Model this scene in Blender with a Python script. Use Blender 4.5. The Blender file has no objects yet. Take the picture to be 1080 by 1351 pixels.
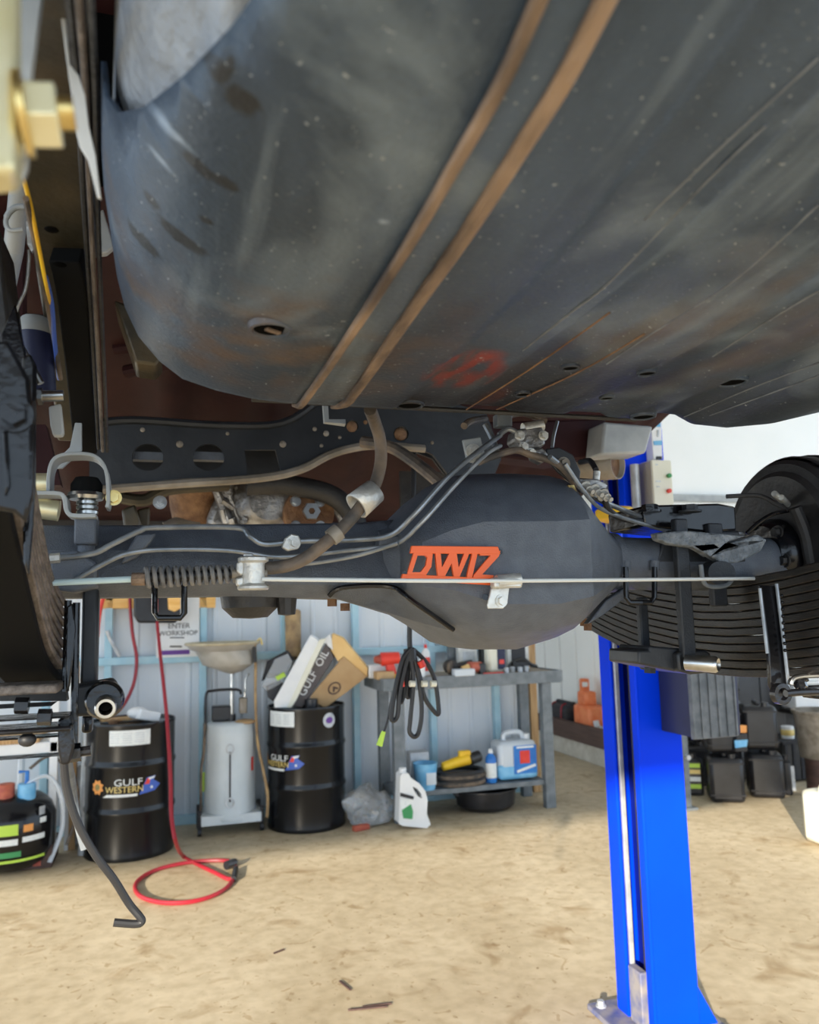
import bpy, bmesh, math, random
from mathutils import Vector as V, Matrix as Mx, noise as mnoise
random.seed(7)
S = bpy.context.scene
COL = S.collection
PI = math.pi
# ---------------------------------------------------------------- camera
FPX = 1050.0
CAM = V((0, 0, 1.6))
YAW, PIT, ROL = math.radians(17), math.radians(7.1), math.radians(1.4)
fw = V((math.sin(YAW)*math.cos(PIT), math.cos(YAW)*math.cos(PIT), math.sin(PIT)))
r0 = V((math.cos(YAW), -math.sin(YAW), 0)); u0 = r0.cross(fw)
rt = r0*math.cos(ROL) - u0*math.sin(ROL)
up = u0*math.cos(ROL) + r0*math.sin(ROL)
cd = bpy.data.cameras.new('camera'); cam = bpy.data.objects.new('camera', cd); COL.objects.link(cam)
m3 = Mx((rt, up, -fw)).transposed()
cam.matrix_world = Mx.Translation(CAM) @ m3.to_4x4()
cd.sensor_fit = 'HORIZONTAL'; cd.sensor_width = 36.0; cd.lens = 36.0*FPX/1080
cd.clip_start = 0.02; cd.clip_end = 200
cd.dof.use_dof = True; cd.dof.focus_distance = 1.3; cd.dof.aperture_fstop = 7.5
S.camera = cam
# ---------------------------------------------------------------- light
w = bpy.data.worlds.new('world'); S.world = w; w.use_nodes = True
bg = w.node_tree.nodes['Background']; bg.inputs[0].default_value = (0.66, 0.82, 1.0, 1); bg.inputs[1].default_value = 1.6
sd = bpy.data.lights.new('sun', 'SUN'); sd.energy = 6.5; sd.angle = math.radians(.8); sd.color = (1, .90, .74)
so = bpy.data.objects.new('sun', sd); COL.objects.link(so)
SE, SA = math.radians(15), math.radians(34)
sdir = V((math.sin(SA)*math.cos(SE), math.cos(SA)*math.cos(SE), -math.sin(SE)))
so.rotation_euler = sdir.to_track_quat('-Z', 'Y').to_euler(); so.location = (-3, -6, 5)
vs = S.view_settings
vs.view_transform = 'Standard'; vs.look = 'None'; vs.gamma = 1; vs.use_curve_mapping = False; vs.exposure = 0.68

def ray(px, py):
    return fw + rt*((px-540)/FPX) + up*((675.5-py)/FPX)
def Q(px, py, y):                      # the point of the upright plane at distance y seen at a pixel
    d = ray(px, py); return CAM + d*(y/d.y)
def QX(px, py, x):
    d = ray(px, py); return CAM + d*(x/d.x)
def QZ(px, py, z=0.0):
    d = ray(px, py); return CAM + d*((z-CAM.z)/d.z)
# ---------------------------------------------------------------- materials
MATS = {}
def mat(name, c1, c2=None, rough=.5, metal=0., scale=12, bump=0., bscale=None, detail=4, lo=.35, hi=.65, spec=.5, trans=0., coat=0., emit=0, stretch=None):
    m = bpy.data.materials.new(name); m.use_nodes = True
    nt = m.node_tree; b = nt.nodes['Principled BSDF']
    b.inputs['Roughness'].default_value = rough; b.inputs['Metallic'].default_value = metal
    b.inputs['Specular IOR Level'].default_value = spec
    b.inputs['Transmission Weight'].default_value = trans; b.inputs['Coat Weight'].default_value = coat
    b.inputs['Base Color'].default_value = (*c1, 1)
    tc = nt.nodes.new('ShaderNodeTexCoord'); src = tc.outputs['Object']
    if stretch:
        mp = nt.nodes.new('ShaderNodeMapping'); mp.inputs['Scale'].default_value = stretch
        nt.links.new(src, mp.inputs[0]); src = mp.outputs[0]
    if c2:
        n = nt.nodes.new('ShaderNodeTexNoise'); n.inputs['Scale'].default_value = scale; n.inputs['Detail'].default_value = detail
        r = nt.nodes.new('ShaderNodeValToRGB'); r.color_ramp.elements[0].position = lo; r.color_ramp.elements[1].position = hi
        r.color_ramp.elements[0].color = (*c1, 1); r.color_ramp.elements[1].color = (*c2, 1)
        nt.links.new(src, n.inputs['Vector']); nt.links.new(n.outputs['Fac'], r.inputs[0]); nt.links.new(r.outputs[0], b.inputs['Base Color'])
    if bump:
        n2 = nt.nodes.new('ShaderNodeTexNoise'); n2.inputs['Scale'].default_value = bscale or scale*4; n2.inputs['Detail'].default_value = 3
        bp = nt.nodes.new('ShaderNodeBump'); bp.inputs['Strength'].default_value = bump; bp.inputs['Distance'].default_value = .01
        nt.links.new(src, n2.inputs['Vector']); nt.links.new(n2.outputs['Fac'], bp.inputs['Height']); nt.links.new(bp.outputs[0], b.inputs['Normal'])
    MATS[name] = m
    return m
M = MATS
mat('black_powder', (.080,.093,.116), (.105,.120,.146), rough=.5, scale=40, bump=.25, bscale=420, spec=.6)
mat('black_gloss', (.005,.005,.006), (.010,.010,.012), rough=.17, scale=30, bump=.10, bscale=60, spec=.38)
mat('clamp_black', (.022,.025,.030), (.032,.036,.043), rough=.5, scale=40, bump=.2, bscale=300, spec=.35)
mat('cast_grey', (.11,.125,.14), (.24,.26,.28), rough=.55, scale=60, bump=.8, bscale=130)
mat('black_dull', (.014,.014,.015), (.035,.032,.03), rough=.55, scale=14, bump=.2, bscale=80)
mat('black_rubber', (.018,.018,.02), rough=.5)
mat('black_plastic', (.013,.013,.015), (.022,.022,.026), rough=.32, scale=8, bump=.05, bscale=30)
mat('leaf_black', (.008,.008,.008), (.026,.018,.013), rough=.42, scale=20, bump=.2, bscale=90, lo=.45, hi=.75, stretch=(6,1,6))
mat('shade_rubber_black', (.005,.005,.005), rough=.85, spec=.15)  # flat black: rubber dome, plus shade painted on the lowest leaf and rail
mat('drum_black', (.005,.0055,.0065), (.008,.0085,.010), rough=.22, scale=6, spec=.35)
mat('leaf_brown', (.09,.072,.06), (.20,.165,.14), rough=.55, scale=30, bump=.3, bscale=120, stretch=(3,.6,3))
mat('rail_paint', (.03,.026,.016), (.075,.056,.028), rough=.45, scale=9, bump=.15, bscale=60)
mat('maroon', (.020,.0045,.006), (.034,.010,.011), rough=.65, spec=.2, scale=8, bump=.1, bscale=30)
mat('alloy', (.17,.16,.15), (.42,.41,.40), rough=.42, metal=.7, scale=22, bump=.5, bscale=60)
mat('rust', (.13,.062,.03), (.27,.15,.075), rough=.75, scale=26, bump=.5, bscale=90)
mat('rust_dust', (.075,.052,.038), (.33,.225,.15), rough=.7, scale=34, bump=.5, bscale=120, stretch=(1,.25,1))
mat('coil_grey', (.10,.10,.10), (.21,.20,.19), rough=.55, scale=60, bump=.2)
mat('dusty_hose', (.055,.05,.046), (.20,.145,.10), rough=.65, scale=18, bump=.25, bscale=90)
mat('steel', (.42,.42,.41), (.62,.62,.60), rough=.28, metal=1, scale=30)
mat('zinc', (.50,.49,.46), (.70,.69,.64), rough=.42, metal=.55, scale=40, bump=.2, bscale=120)
mat('brass', (.60,.42,.14), (.82,.66,.30), rough=.3, metal=.9, scale=30)
mat('gold_zinc', (.78,.70,.40), (.90,.84,.58), rough=.38, metal=.6, scale=20)
mat('line_steel', (.20,.22,.24), (.36,.38,.40), rough=.35, metal=.6, scale=30)
mat('cable_white', (.72,.74,.72), rough=.4, metal=.15)
mat('cable_blue', (.62,.80,.84), rough=.4)
mat('orange', (.92,.135,.018), rough=.42)
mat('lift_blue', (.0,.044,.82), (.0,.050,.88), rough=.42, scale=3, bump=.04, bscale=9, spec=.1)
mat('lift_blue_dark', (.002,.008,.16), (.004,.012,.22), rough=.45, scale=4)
mat('lift_dusty', (.08,.10,.24), (.26,.24,.24), rough=.7, scale=16, bump=.1)
mat('navy', (.012,.016,.055), (.018,.022,.07), rough=.5, scale=6)
mat('rubber_grey', (.10,.115,.13), (.17,.185,.20), rough=.6, scale=22, bump=.25, bscale=70)
mat('cream', (.78,.76,.62), (.82,.80,.68), rough=.45, scale=6)
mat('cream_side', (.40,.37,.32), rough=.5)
mat('white', (.78,.79,.80), (.86,.86,.85), rough=.5, scale=6)
mat('white_dirty', (.60,.60,.57), (.80,.80,.78), rough=.55, scale=14)
mat('paper', (.82,.84,.82), (.70,.74,.74), rough=.7, scale=60, lo=.5, hi=.7)
mat('wall_sheet', (.66,.71,.77), (.74,.77,.80), rough=.5, scale=2.5)
mat('wall_white', (.90,.91,.88), (.94,.94,.91), rough=.5, scale=2)
mat('frame_blue', (.36,.60,.72), (.46,.68,.78), rough=.45, scale=9)
mat('hob', (.46,.43,.36), (.58,.55,.48), rough=.8, scale=12, bump=.2)
mat('plank_dark', (.055,.028,.024), (.09,.05,.04), rough=.6, scale=8, bump=.2, stretch=(4,.5,4))
mat('timber', (.42,.23,.09), (.60,.38,.18), rough=.65, scale=10, bump=.2, stretch=(6,6,.5))
mat('timber_yellow', (.85,.46,.12), (.95,.60,.22), rough=.6, scale=9, stretch=(.6,4,4))
mat('bench_grey', (.13,.15,.165), (.20,.22,.235), rough=.5, scale=14, bump=.1)
mat('bench_top', (.26,.21,.16), (.40,.35,.28), rough=.6, scale=18, bump=.15)
mat('galv', (.42,.44,.46), (.60,.62,.64), rough=.45, metal=.4, scale=16)
mat('red_hose', (.33,.014,.026), rough=.42)
mat('red', (.80,.06,.035), (.70,.03,.02), rough=.4, scale=10)
mat('red_dull', (.50,.12,.06), (.36,.06,.04), rough=.5, scale=18)
mat('orange_box', (.78,.17,.05), (.85,.26,.10), rough=.45, scale=14)
mat('cardboard', (.46,.29,.14), (.53,.35,.18), rough=.8, scale=8, bump=.05)
mat('cardboard_light', (.80,.50,.19), (.86,.58,.25), rough=.8, scale=6)
mat('box_dark', (.09,.075,.075), (.12,.10,.095), rough=.6, scale=8)
mat('bowl_poly', (.36,.33,.28), (.48,.45,.40), rough=.4, scale=8, spec=.5)
mat('bowl_rim', (.42,.35,.22), (.56,.49,.34), rough=.4, scale=12)
mat('tank_grey', (.56,.61,.63), (.64,.68,.70), rough=.38, scale=5)
mat('yellow', (.90,.58,.03), (.80,.45,.02), rough=.45, scale=9)
mat('lime', (.50,.72,.08), rough=.5)
mat('green', (.05,.30,.10), rough=.5)
mat('blue', (.02,.16,.55), (.03,.22,.62), rough=.4, scale=8)
mat('sky_blue', (.12,.42,.72), (.25,.55,.80), rough=.45, scale=12)
mat('purple', (.14,.045,.30), rough=.5)
mat('ink', (.03,.03,.035), rough=.6)
mat('flag_blue', (.05,.12,.50), rough=.45)
mat('logo_gold', (.80,.60,.20), rough=.45)
mat('logo_orange', (.80,.33,.08), rough=.45)
mat('clear_bag', (.80,.82,.84), rough=.12, trans=.75, bump=.5, bscale=25)
mat('poly_clear', (.80,.86,.92), rough=.25, trans=.25)
mat('grey_fabric', (.02,.02,.024), (.035,.035,.04), rough=.8, scale=40, bump=.2)
mat('brown_bag', (.24,.15,.08), (.48,.32,.15), rough=.7, scale=10, bump=.3, bscale=20)
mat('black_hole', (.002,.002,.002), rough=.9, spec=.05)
mat('crosspaint', (.012,.014,.017), (.024,.026,.03), rough=.45, scale=10, bump=.1)
mat('exhaust', (.20,.17,.13), (.34,.30,.25), rough=.6, metal=.3, scale=14, bump=.15)
mat('silver_grey', (.30,.32,.33), (.44,.46,.46), rough=.5, scale=10, bump=.1)

def floor_mat():
    m = bpy.data.materials.new('concrete'); m.use_nodes = True; nt = m.node_tree; b = nt.nodes['Principled BSDF']
    L = nt.links.new; N = nt.nodes.new
    tc = N('ShaderNodeTexCoord')
    def nz(scale, detail, lo, hi, a, c, dist=0):
        n = N('ShaderNodeTexNoise'); n.inputs['Scale'].default_value = scale; n.inputs['Detail'].default_value = detail; n.inputs['Distortion'].default_value = dist
        L(tc.outputs['Object'], n.inputs['Vector'])
        r = N('ShaderNodeValToRGB'); r.color_ramp.elements[0].position = lo; r.color_ramp.elements[1].position = hi
        r.color_ramp.elements[0].color = (*a, 1); r.color_ramp.elements[1].color = (*c, 1); L(n.outputs['Fac'], r.inputs[0]); return r.outputs[0]
    base = nz(1.3, 6, .32, .70, (.50,.40,.26), (.66,.55,.385))
    fine = nz(14, 8, .30, .62, (.80,.78,.74), (1,1,1))
    st = nz(4.2, 7, .28, .42, (.72,.65,.56), (1,1,1), .8)
    sp = nz(42, 3, .27, .30, (.50,.42,.33), (1,1,1))
    sc = nz(7, 8, .345, .365, (.78,.72,.64), (1,1,1), 2.5)
    cur = base
    for o in (fine, st, sp, sc):
        mx = N('ShaderNodeMix'); mx.data_type = 'RGBA'; mx.blend_type = 'MULTIPLY'; mx.inputs[0].default_value = 1
        L(cur, mx.inputs[6]); L(o, mx.inputs[7]); cur = mx.outputs[2]
    L(cur, b.inputs['Base Color']); b.inputs['Roughness'].default_value = .55; b.inputs['Specular IOR Level'].default_value = .3
    n = N('ShaderNodeTexNoise'); n.inputs['Scale'].default_value = 60; bp = N('ShaderNodeBump'); bp.inputs['Strength'].default_value = .08
    L(tc.outputs['Object'], n.inputs['Vector']); L(n.outputs['Fac'], bp.inputs['Height']); L(bp.outputs[0], b.inputs['Normal'])
    M['concrete'] = m
floor_mat()
def tank_mat():
    m = bpy.data.materials.new('tank_plate'); m.use_nodes = True; nt = m.node_tree; b = nt.nodes['Principled BSDF']
    L = nt.links.new; N = nt.nodes.new
    geo = N('ShaderNodeNewGeometry'); pos = geo.outputs['Position']
    def noise(scale, detail=4, vec=None, st=None, dist=0):
        n = N('ShaderNodeTexNoise'); n.inputs['Scale'].default_value = scale; n.inputs['Detail'].default_value = detail; n.inputs['Distortion'].default_value = dist
        v = vec or pos
        if st:
            mp = N('ShaderNodeMapping'); mp.inputs['Scale'].default_value = st; L(v, mp.inputs[0]); v = mp.outputs[0]
        L(v, n.inputs['Vector']); return n.outputs['Fac']
    def ramp(f, lo, hi, a=(0,0,0), c=(1,1,1)):
        r = N('ShaderNodeValToRGB'); r.color_ramp.elements[0].position = lo; r.color_ramp.elements[1].position = hi
        r.color_ramp.elements[0].color = (*a, 1); r.color_ramp.elements[1].color = (*c, 1); L(f, r.inputs[0]); return r.outputs[0]
    def mix(f, a, c):
        x = N('ShaderNodeMix'); x.data_type = 'RGBA'
        L(f, x.inputs[0])
        for s, i in ((a, 6), (c, 7)):
            if isinstance(s, tuple): x.inputs[i].default_value = (*s, 1)
            else: L(s, x.inputs[i])
        return x.outputs[2]
    def math_(op, a, c):
        x = N('ShaderNodeMath'); x.operation = op
        for s, i in ((a, 0), (c, 1)):
            if isinstance(s, (int, float)): x.inputs[i].default_value = s
            else: L(s, x.inputs[i])
        return x.outputs[0]
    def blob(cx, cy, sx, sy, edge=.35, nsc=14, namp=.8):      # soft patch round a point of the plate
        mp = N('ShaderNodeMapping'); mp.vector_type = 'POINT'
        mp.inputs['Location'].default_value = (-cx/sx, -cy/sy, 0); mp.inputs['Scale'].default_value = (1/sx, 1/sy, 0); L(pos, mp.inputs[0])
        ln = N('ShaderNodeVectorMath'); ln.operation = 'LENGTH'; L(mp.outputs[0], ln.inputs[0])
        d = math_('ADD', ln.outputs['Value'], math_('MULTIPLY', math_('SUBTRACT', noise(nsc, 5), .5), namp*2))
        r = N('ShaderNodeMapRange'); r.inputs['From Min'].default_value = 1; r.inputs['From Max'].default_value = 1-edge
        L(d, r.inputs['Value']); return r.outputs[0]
    c = mix(ramp(noise(9, 6, st=(1.4,.35,1)), .35, .7), (.030,.047,.072), (.078,.112,.165))
    c = mix(ramp(noise(5, 5, dist=.6), .55, .72), c, (.17,.215,.26))
    c = mix(ramp(noise(7, 6, st=(2.2,.22,1)), .56, .72), c, (.20,.25,.30))  # pale lengthwise streaks: light scuffs, and sheen put into the colour
    dust = ramp(noise(16, 7), .40, .62)
    c = mix(math_('MULTIPLY', blob(.07, .80, .20, .20, .8), dust), c, (.125,.082,.055))
    c = mix(math_('MULTIPLY', math_('MULTIPLY', blob(.30, .80, .16, .16, .8), dust), .6), c, (.12,.075,.05))
    c = mix(math_('MULTIPLY', math_('MULTIPLY', blob(.52, .70, .16, .26, .9), ramp(noise(8, 6, st=(2,.3,1)), .45, .6)), .6), c, (.13,.085,.055))
    c = mix(math_('MULTIPLY', blob(.318, .815, .052, .075, .35, 20, .35), ramp(noise(40, 5, st=(1.6,.35,1)), .38, .54)), c, (.32,.050,.034))
    c = mix(math_('MULTIPLY', blob(.40, .93, .02, .06, .5, 20, .3), .8), c, (.30,.07,.04))
    c = mix(math_('MULTIPLY', blob(.45, 1.0, .60, .40, .9, 6, .5), .92), c, (.012,.0105,.0105))  # near-black far end, painted dark to offset the floor's bounced light
    # flaked-off dark spots on the near left corner
    for (cx, cy, sx, sy) in SPOTS:
        c = mix(blob(cx, cy, sx, sy, .3, 90, .5), c, (.016,.018,.021))
    for (cx, cy, sx, sy) in SCUFFS:
        c = mix(math_('MULTIPLY', blob(cx, cy, sx, sy, .9, 60, .6), .7), c, (.34,.42,.52))
    c = mix(ramp(noise(240, 2), .70, .75), c, (.34,.37,.39))
    c = mix(ramp(noise(80, 4), .735, .76), c, (.38,.42,.45))
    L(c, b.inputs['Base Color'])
    rr = N('ShaderNodeMapRange'); rr.inputs['To Min'].default_value = .32; rr.inputs['To Max'].default_value = .58; L(noise(12, 5), rr.inputs['Value']); L(rr.outputs[0], b.inputs['Roughness'])
    bp = N('ShaderNodeBump'); bp.inputs['Strength'].default_value = .22; bp.inputs['Distance'].default_value = .004
    L(math_('ADD', noise(180, 3), math_('MULTIPLY', noise(24, 4), 1.5)), bp.inputs['Height']); L(bp.outputs[0], b.inputs['Normal'])
    b.inputs['Specular IOR Level'].default_value = .38
    M['tank_plate'] = m
SPOTS = []; SCUFFS = []
SPOT_PX = ((285,95,.011,.012),(304,88,.003,.008),(297,242,.013,.010),(200,265,.009,.009),(240,315,.03,.014),(190,318,.02,.016),(272,292,.008,.006),(320,135,.016,.016),(262,222,.014,.010))
SCUFF_PX = ((238,188,.013,.007),(212,213,.014,.005),(216,165,.012,.012),(505,293,.007,.005))
# ---------------------------------------------------------------- mesh helpers
ORG = {}
def obj(name, bm, m, parent=None, smooth=True, bevel=0, ang=35, origin=None, kind=None):
    """link a bmesh as one mesh object; world coordinates in, origin at its base (or its parent's origin)"""
    if isinstance(bm, bpy.types.Mesh): me = bm
    else:
        bmesh.ops.recalc_face_normals(bm, faces=bm.faces)
        me = bpy.data.meshes.new(name); bm.to_mesh(me); bm.free()
    if parent is not None: o0 = ORG[parent.name]
    elif origin is not None: o0 = V(origin)
    else:
        xs = [v.co for v in me.vertices]
        o0 = V(((min(v.x for v in xs)+max(v.x for v in xs))/2, (min(v.y for v in xs)+max(v.y for v in xs))/2, min(v.z for v in xs)))
    me.transform(Mx.Translation(-o0))
    if isinstance(m, str): m = M[m]
    me.materials.clear(); me.materials.append(m)
    o = bpy.data.objects.new(name, me); COL.objects.link(o)
    if parent is not None: o.parent = parent
    else: o.location = o0
    ORG[o.name] = o0
    if smooth:
        for p in me.polygons: p.use_smooth = True
        me.set_sharp_from_angle(angle=math.radians(ang))
    if bevel:
        b = o.modifiers.new('bevel', 'BEVEL'); b.width = bevel; b.segments = 2; b.limit_method = 'ANGLE'; b.angle_limit = math.radians(40)
    if kind: o['kind'] = kind
    return o
def thing(name, label, cat, loc, group=None):
    o = bpy.data.objects.new(name, None); COL.objects.link(o); o.location = loc; o.empty_display_size = .05
    o['label'] = label; o['category'] = cat
    if group: o['group'] = group
    ORG[o.name] = V(loc); return o
def tag(o, label, cat, group=None):
    o['label'] = label; o['category'] = cat
    if group: o['group'] = group
    return o
def dup(root, off, label=None, group=None, rotz=0):
    r = root.copy(); COL.objects.link(r); r.location = root.location + V(off); r.rotation_euler = (0, 0, rotz)
    if label: r['label'] = label
    if group: r['group'] = group
    for ch in list(root.children):
        c = ch.copy(); COL.objects.link(c); c.parent = r
        for g in list(ch.children):
            d = g.copy(); COL.objects.link(d); d.parent = c
    return r
B = bmesh.new
def box(bm, c, s, rot=None):
    mt = Mx.Translation(V(c)) @ (rot.to_4x4() if rot is not None else Mx.Identity(4)) @ Mx.Diagonal((*s, 1))
    bmesh.ops.create_cube(bm, size=1, matrix=mt); return bm
def box2(bm, a, b):
    a, b = V(a), V(b); return box(bm, (a+b)/2, [abs(x) for x in (b-a)])
def cyl(bm, a, b, r, r2=None, seg=20, cap=True):
    a, b = V(a), V(b); d = b-a
    q = d.to_track_quat('Z', 'Y').to_matrix().to_4x4()
    bmesh.ops.create_cone(bm, cap_ends=cap, segments=seg, radius1=r, radius2=r if r2 is None else r2, depth=d.length, matrix=Mx.Translation((a+b)/2) @ q)
    return bm
def ball(bm, c, r, sc=(1,1,1), seg=14):
    bmesh.ops.create_uvsphere(bm, u_segments=seg, v_segments=max(6, seg//2), radius=r, matrix=Mx.Translation(V(c)) @ Mx.Diagonal((*sc, 1))); return bm
def spline(pts, n=6, closed=False):
    pts = [V(p) for p in pts]
    if len(pts) < 3: return pts
    out = []; N_ = len(pts)
    rng = range(N_ if closed else N_-1)
    for i in rng:
        g = lambda k: pts[k % N_] if closed else pts[max(0, min(N_-1, k))]
        p0, p1, p2, p3 = g(i-1), g(i), g(i+1), g(i+2)
        for k in range(n):
            t = k/n
            out.append(.5*((2*p1)+(p2-p0)*t+(2*p0-5*p1+4*p2-p3)*t*t+(3*p1-p0-3*p2+p3)*t**3))
    if not closed: out.append(pts[-1])
    return out
def sweep(bm, pts, prof, closed=False, cap=True, rads=None, upv=None):
    """sweep a closed 2-D profile along points"""
    pts = [V(p) for p in pts]; n = len(pts); rings = []
    prev = None
    for i, p in enumerate(pts):
        a = pts[(i-1) % n] if closed else pts[max(0, i-1)]; b = pts[(i+1) % n] if closed else pts[min(n-1, i+1)]
        t = (b-a)
        if t.length < 1e-9: t = V((0,0,1))
        t.normalize()
        if upv is not None:
            x = t.cross(V(upv)); x.normalize()
        elif prev is None:
            x = t.orthogonal().normalized()
        else:
            x = prev - t*prev.dot(t); x.normalize()
        prev = x; y = t.cross(x)
        s = rads[i] if rads else 1
        rings.append([bm.verts.new(p + x*(u*s) + y*(v*s)) for u, v in prof])
    m_ = len(prof)
    for i in range(n if closed else n-1):
        A, C = rings[i], rings[(i+1) % n]
        for k in range(m_): bm.faces.new((A[k], A[(k+1) % m_], C[(k+1) % m_], C[k]))
    if cap and not closed:
        bm.faces.new(rings[0][::-1]); bm.faces.new(rings[-1])
    return bm
def circ(r, n=10): return [(r*math.cos(2*PI*k/n), r*math.sin(2*PI*k/n)) for k in range(n)]
def tube(bm, pts, r, seg=10, smooth=0, closed=False, rads=None):
    if smooth: pts = spline(pts, smooth, closed)
    return sweep(bm, pts, circ(r, seg), closed, True, rads)
def rectp(a, b): return [(-a/2,-b/2),(a/2,-b/2),(a/2,b/2),(-a/2,b/2)]
def tpx(bm, pts, r, smooth=6, seg=10):   # tube through (pixel, pixel, distance) points
    return tube(bm, [Q(*p) for p in pts], r, seg, smooth)
def vbox(px0, px1, py0, py1, y0, y1):    # upright bar between two pixel rows
    pm = (py0+py1)/2; a, b = Q(px0, pm, y0), Q(px1, pm, y0)
    return box2(B(), (a.x, y0, Q(px0, py1, y0).z), (b.x, y1, Q(px0, py0, y0).z))
def lathe(bm, prof, c=(0,0,0), seg=32, rot=None):
    mt = Mx.Translation(V(c)) @ (rot.to_4x4() if rot is not None else Mx.Identity(4)); rings = []
    for r, z in prof:
        if r < 1e-6: rings.append([bm.verts.new(mt @ V((0,0,z)))])
        else: rings.append([bm.verts.new(mt @ V((r*math.cos(2*PI*k/seg), r*math.sin(2*PI*k/seg), z))) for k in range(seg)])
    for A, C in zip(rings, rings[1:]):
        if len(A) == 1 and len(C) == 1: continue
        for k in range(seg):
            k2 = (k+1) % seg
            if len(A) == 1: bm.faces.new((A[0], C[k], C[k2]))
            elif len(C) == 1: bm.faces.new((A[k], A[k2], C[0]))
            else: bm.faces.new((A[k], A[k2], C[k2], C[k]))
    return bm
def prism(bm, pts, dirv):
    """polygon of world points pushed along dirv"""
    dv = V(dirv); a = [bm.verts.new(V(p)) for p in pts]; b = [bm.verts.new(V(p)+dv) for p in pts]; n = len(a)
    bm.faces.new(a); bm.faces.new(b[::-1])
    for k in range(n): bm.faces.new((a[k], a[(k+1) % n], b[(k+1) % n], b[k]))
    return bm
def ppx(bm, pts, y, t):                  # polygon given as pixels on the plane y, thickness t
    return prism(bm, [Q(px, py, y) for px, py in pts], (0, t, 0))
def curve_mesh(loops, ext, mt):
    """flat shape with holes (2-D loops) given thickness"""
    cu = bpy.data.curves.new('c', 'CURVE'); cu.dimensions = '2D'; cu.fill_mode = 'BOTH'; cu.extrude = ext/2
    for lp in loops:
        s = cu.splines.new('POLY'); s.points.add(len(lp)-1); s.use_cyclic_u = True
        for k, (x, y) in enumerate(lp): s.points[k].co = (x, y, 0, 1)
    o = bpy.data.objects.new('c', cu); COL.objects.link(o)
    me = bpy.data.meshes.new_from_object(o.evaluated_get(bpy.context.evaluated_depsgraph_get()))
    bpy.data.objects.remove(o); bpy.data.curves.remove(cu); me.transform(mt); return me
def plate_px(loops, y, t):
    lp2 = []
    for lp in loops:
        lp2.append([(Q(px, py, y).x, Q(px, py, y).z) for px, py in lp])
    return curve_mesh(lp2, t, Mx.Translation((0, y, 0)) @ Mx.Rotation(PI/2, 4, 'X'))
def circ_px(cx, cy, rx, ry=None, n=18): return [(cx+rx*math.cos(2*PI*k/n), cy+(ry or rx)*math.sin(2*PI*k/n)) for k in range(n)]
def text_mesh(s, size, mt, ext=.0006, wrap=None, shear=0, xs=1):
    cu = bpy.data.curves.new('t', 'FONT'); cu.body = s; cu.size = size; cu.align_x = 'CENTER'; cu.align_y = 'CENTER'; cu.extrude = ext; cu.shear = shear; cu.resolution_u = 3
    o = bpy.data.objects.new('t', cu); COL.objects.link(o)
    me = bpy.data.meshes.new_from_object(o.evaluated_get(bpy.context.evaluated_depsgraph_get()))
    bpy.data.objects.remove(o); bpy.data.curves.remove(cu)
    if xs != 1: me.transform(Mx.Diagonal((xs, 1, 1, 1)))
    me.transform(mt); return me
def bolt(bm, c, d, r, h, shank=0, washer=True):
    c, d = V(c), V(d).normalized()
    if washer: cyl(bm, c, c+d*h*.25, r*1.45, seg=16)
    cyl(bm, c+d*h*.2, c+d*h, r, seg=6)
    if shank: cyl(bm, c+d*h, c+d*(h+shank), r*.55, seg=10)
    return bm
def struct(name, bm, m, parent=None, **k):
    o = obj(name, bm, m, parent, **k)
    if parent is None: o['kind'] = 'structure'
    return o
# ---------------------------------------------------------------- the setting
XR, YB, YE = 4.50, 6.72, 3.24
struct('floor', box2(B(), (-9,-9,-.15), (11,12.5,0)), 'concrete', smooth=False)
bm = B()                                   # sheet wall with upright ribs
x = -5.0; row = []
while x < YE:
    for dx, dy in ((0,0),(.15,0),(.165,-.012),(.185,-.012),(.20,0)): row.append((x+dx, YB+dy))
    x += .20
row = [p for p in row if p[0] <= YE]
va = [bm.verts.new((a, b, 0)) for a, b in row]; vb = [bm.verts.new((a, b, 4.6)) for a, b in row]
for k in range(len(row)-1): bm.faces.new((va[k], va[k+1], vb[k+1], vb[k]))
wb = struct('wall_back', bm, 'wall_sheet', smooth=False, origin=(0,YB,0))
sl = wb.modifiers.new('solid', 'SOLIDIFY'); sl.thickness = .01; sl.offset = 1
yf = YB-.05
for px in (60, 141, 267, 375, 470, 571, 655):
    p = Q(px, 950, yf); w_ = .055
    obj('wall_post', box2(B(), (p.x-w_/2, yf-.03, 0), (p.x+w_/2, YB-.013, 4.6)), 'frame_blue', wb, bevel=.004)
zg = Q(190, 871, yf).z
obj('girt', box2(B(), (-4.6, yf-.035, zg-.03), (3.05, YB-.014, zg+.03)), 'frame_blue', wb, bevel=.004)
obj('bottom_rail', box2(B(), (-4.6, yf-.02, 0), (3.05, YB-.014, .07)), 'frame_blue', wb, bevel=.004)
obj('girt', box2(B(), (-4.6, yf-.035, 2.35), (3.05, YB-.014, 2.41)), 'frame_blue', wb, bevel=.004)
p = Q(700, 950, yf)
obj('end_stud', box2(B(), (p.x-.03, YB-.12, 0), (p.x+.04, YB+.02, 4.6)), 'timber', wb, bevel=.003)
wr = struct('wall_right', box2(B(), (XR, 7.0, 0), (XR+.12, 12.5, 4.6)), 'wall_white', smooth=False)
for k in range(14):
    yy = 7.1+k*.4
    obj('panel_rib', box2(B(), (XR-.02, yy, .36), (XR, yy+.05, 4.6)), 'wall_white', wr, bevel=.004)
struct('trim_1', box2(B(), (XR-.30, 6.3, 0), (XR, 12.4, .22)), 'hob', bevel=.008)
pl = obj('trim_2', box2(B(), (XR-.345, 6.3, .19), (XR-.30, 12.4, .38)), 'plank_dark', bevel=.004); pl['kind'] = 'structure'
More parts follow.
